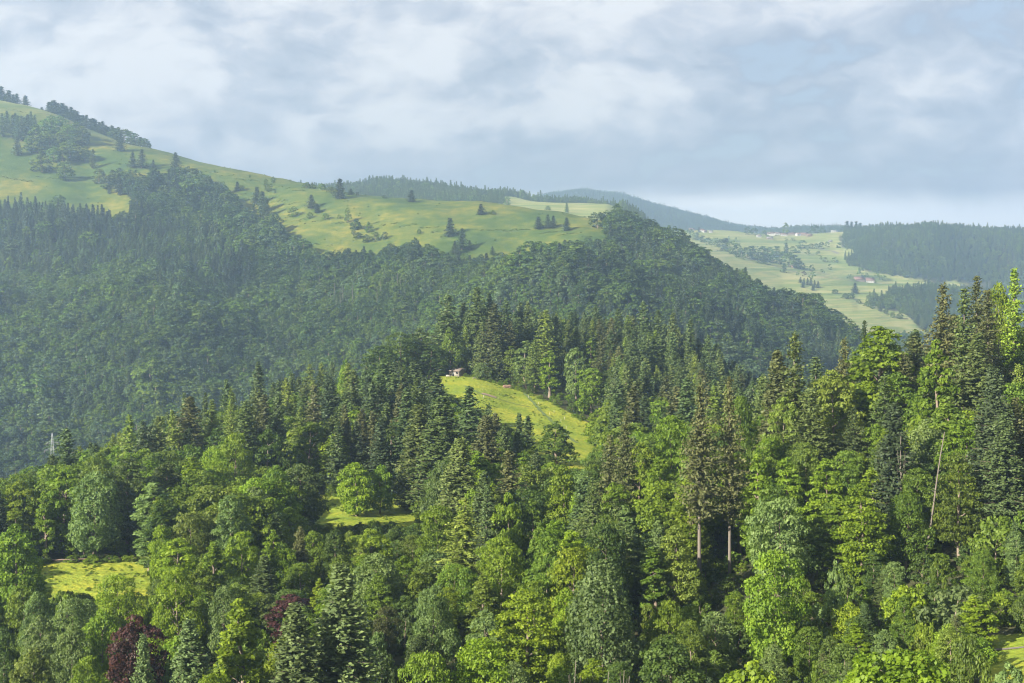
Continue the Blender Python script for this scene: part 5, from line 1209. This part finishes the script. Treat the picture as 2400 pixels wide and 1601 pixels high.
for z_ in (0.1, 1.0, 2.0, 2.95): part('rail', box_mesh('rail', M_STEEL, (-5, 5, -.075, -.055, z_, z_+.05)), fe)
part('windbreak', box_mesh('windbreak', M_GREENSHEET, (-5, 5, -.105, -.08, .2, 1.9)), fe)

# lattice power mast behind the left trees
pY = 455.; pu = 120; pg = float(gz(pu, pY)); ptop = (HV-994)/F*pY
py = thing('power_pylon', 'pale lattice power pylon rising behind the trees at the left', 'power pylon', ((pu-CX)/F*pY, pY, pg), None, .5)
H = ptop-pg
def strut(A, a, b, r=.05): v, f = tube([a, b], [r, r], 4); A.add(v, f)
A = Acc(); wz = lambda z: 1.5*(1-z/H)**.9+.10
lv = np.linspace(0, H, 17)
for sx in (-1, 1):
    for sy in (-1, 1):
        for a, b in zip(lv[:-1], lv[1:]): strut(A, [sx*wz(a), sy*wz(a), a], [sx*wz(b), sy*wz(b), b], .04)
for i, (a, b) in enumerate(zip(lv[:-1], lv[1:])):
    for s in (-1, 1):
        k = 1 if i % 2 else -1
        strut(A, [-k*wz(a), s*wz(a), a], [k*wz(b), s*wz(b), b], .022); strut(A, [s*wz(a), -k*wz(a), a], [s*wz(b), k*wz(b), b], .022)
v, f, t = A.get(); part('lattice_tower', mesh_from('lattice_tower', v, f, None, False, [M_STEEL]), py)
for z_, L in ((H-3.2, 1.9), (H-5.4, 2.3)):
    A = Acc()
    for sy in (-.15, .15): strut(A, [-L, sy, z_], [L, sy, z_], .05)
    for s in (-1, 1): strut(A, [s*L, 0, z_], [s*.3, 0, z_+.8], .04)
    v, f, t = A.get(); ar = part('crossarm', mesh_from('crossarm', v, f, None, False, [M_STEEL]), py)
    for s in (-1, 1):
        v, f = tube([[s*L, 0, z_], [s*L, 0, z_-.7]], [.07, .07], 6); part('insulator', mesh_from('insulator', v, f, None, True, [M_GREYR]), ar)

# far houses: walls, gabled roof, windows, chimney
def house(u, vb, wm, dm, hm, roof_m, wall_m, lab, rot, cat='house', rng=(2600, 4200), nwin=3, rh=.55):
    Y = findY(u, vb, *rng); o = thing(cat.replace(' ', '_'), lab, cat, ((u-CX)/F*Y, Y, float(gz(u, Y))-.3), 'houses in the far valley', rot)
    x, y = wm/2, dm/2; A = Acc(); box(A, -x, x, -y, y, -2, hm)
    rz_ = hm+dm*rh*.5+.01*dm
    A.add(np.array([[x, -y, hm], [x, y, hm], [x, 0, hm+dm*rh*.5], [-x, -y, hm], [-x, y, hm], [-x, 0, hm+dm*rh*.5]], float), np.array([[0, 1, 2, 2], [3, 5, 4, 4]]))
    v, f, t = A.get(); me = bpy.data.meshes.new('wall'); me.from_pydata(v.tolist(), [], [tuple(dict.fromkeys(q)) for q in f.tolist()]); me.materials.append(wall_m); part('wall', me, o)
    A = Acc(); e = .9; zz = hm-rh*e*.9
    slab(A, ((-x-e, -y-e, zz+.25), (x+e, -y-e, zz+.25)), ((-x-e, .02, rz_+.3), (x+e, .02, rz_+.3)), .25)
    slab(A, ((x+e, y+e, zz+.25), (-x-e, y+e, zz+.25)), ((x+e, -.02, rz_+.3), (-x-e, -.02, rz_+.3)), .25)
    v, f, t = A.get(); r = part('roof', mesh_from('roof', v, f, None, False, [roof_m]), o)
    part('chimney', box_mesh('chimney', M_WHITE, (x*.3, x*.3+.8, .6, 1.4, hm, rz_+1.4)), r)
    for i in range(nwin):
        xx = -x+(i+.5)*wm/nwin
        for z_ in ((.9, 3.4) if hm > 5 else (.9,)):
            part('window', box_mesh('window', M_DARK, (xx-.6, xx+.6, -y-.08, -y-.01, z_, z_+1.3)), o)
HS = [(1588,531,14,10,4.5,M_RED,M_WHITE,'leftmost red roofed house of the village',.3),(1611,532,13,10,4,M_RED,M_WHITE,'second red roofed house from the left in the village',-.2),(1618,533,10,8,4,M_RED,M_WHITE,'small red roofed house close to the second one',.5),
 (1632,534,9,8,4,M_GREYR,M_WHITE,'pale small house alone on the village meadow edge',.1),(1742,544,11,9,4,M_GREYR,M_WHITE,'pale low house beside the tree crowns of the village',.2),(1767,548,15,10,4.5,M_GREYR,M_WOOD,'dark wooden barn at the front of the village',.15),
 (1770,540,20,13,6,M_RED,M_WHITE,'large white house with a brown roof behind the barn',-.15),(1786,540,16,11,5,M_RED,M_WHITE,'house right of the large white one',.1),(1800,542,16,11,5,M_RED,M_WHITE,'house under the tall village tree',0),(1817,541,20,12,5,M_RED,M_WOOD,'long dark farmhouse in the middle of the village',.05),
 (1833,541,14,11,5.5,M_RED,M_WHITE,'bright house right of the long farmhouse',.4),(1846,542,18,12,5,M_RED,M_WOOD,'dark roofed house right of the bright one',-.1),(1858,543,14,10,4.5,M_RED,M_WOOD,'last dark house of the village row',.2),
 (1915,531,16,8,3,M_WHITE,M_WHITE,'long white roofed shed on the village skyline',0),(1955,543,16,11,6,M_GREYR,M_WHITE,'white house before the edge of the right forest',.3),(1906,556,8,6,3,M_GREYR,M_WHITE,'little pale hut below the village trees',.1)]
for h in HS: house(*h)
house(1997, 646, 17, 14, 4.5, M_RED, M_WHITE, 'white farmhouse with a big red roof below the right forest', -.1, 'farmhouse', (2700, 3250), 4, .8)
house(1972, 640, 22, 13, 4, M_RED, M_WOOD, 'dark red roofed barn left of the white farmhouse', .25, 'barn', (2700, 3250), 2, .8)
house(1822, 616, 9, 7, 4, M_RED, M_LOG, 'small orange house half hidden by the hedge trees', .2, 'cottage', (2700, 3250), 2, .6)
# field barn at the end of the bright hillside
house(1427, 551, 7, 4, 2.2, M_GREYR, M_WOOD, 'grey shed at the right end of the bright hillside', .1, 'shed', (1350, 1620), 1, .4)
# small bushes and stones strewn over the hillside
A = Acc(); pts = []
for n in range(900):
    u = RS.uniform(-60, 1400); Y = RS.uniform(1450, 2250); g = float(gz(u, Y)); v_ = HV-g/Y*F
    if not meadow_mask(np.array([u]), np.array([v_]), np.array([Y]))[0]: continue
    if fbm(np.array(u/70.), np.array(Y/60.), 77, 3) < .56: continue
    s = RS.uniform(.10, .34); pts.append(((u-CX)/F*Y, Y, g-.2, RS.uniform(0, 6.28), s, s*RS.uniform(.6, 1)))
for line in ([(420,388),(520,402),(620,425),(700,440)], [(480,440),(600,452),(700,470),(760,500)], [(0,408),(110,412),(215,405)], [(190,325),(270,322)], [(640,503),(711,506),(790,510)],
             [(850,512),(930,518),(1010,525)], [(1080,530),(1230,532),(1360,540)], [(990,535),(1040,540)], [(330,395),(400,385)], [(0,250),(60,258)], [(650,545),(740,565),(850,585)]):
    lu_ = np.array([q[0] for q in line], float); lv_ = np.array([q[1] for q in line], float)
    for u in np.arange(lu_[0], lu_[-1], 2.2):
        if RS.uniform() < .25: continue
        Y = findY(u, float(np.interp(u, lu_, lv_)), 1400, 2300)+RS.uniform(-3, 3); s = RS.uniform(.10, .26)
        pts.append(((u-CX)/F*Y, Y, float(gz(u, Y))-.25, RS.uniform(0, 6.28), s*1.3, s*RS.uniform(.5, .9)))
scatter('juniper_scrub', 'scattered low scrub on the open hillside', ('bush', 'near'), pts, [COLR['d'], COLR['g']])

# ------------------------------------------------------------------ haze: one closed box of thin air round everything
hm, ht = mat('haze_air')
pv = ht.new('ShaderNodeVolumePrincipled'); pv.inputs['Color'].default_value = (*HAZE_COLOR, 1); pv.inputs['Density'].default_value = HAZE_DENSITY; pv.inputs['Anisotropy'].default_value = .62
ho = ht.new('ShaderNodeOutputMaterial'); ht.l.new(pv.outputs[0], ho.inputs['Volume'])
xm = float(np.abs(XX).max())+60; zmin = float(Z.min())-1.0; zmax = max(float(Z.max())+42, 20)
hz = part('haze', box_mesh('haze', hm, (-xm, xm, -60, 9900, zmin, zmax)), None); hz['kind'] = 'stuff'; hz['label'] = 'thin blue haze lying over the valleys'
print('done', round(time.time()-T0, 1), 'objects', len(S.objects), 'z', zmin, zmax)
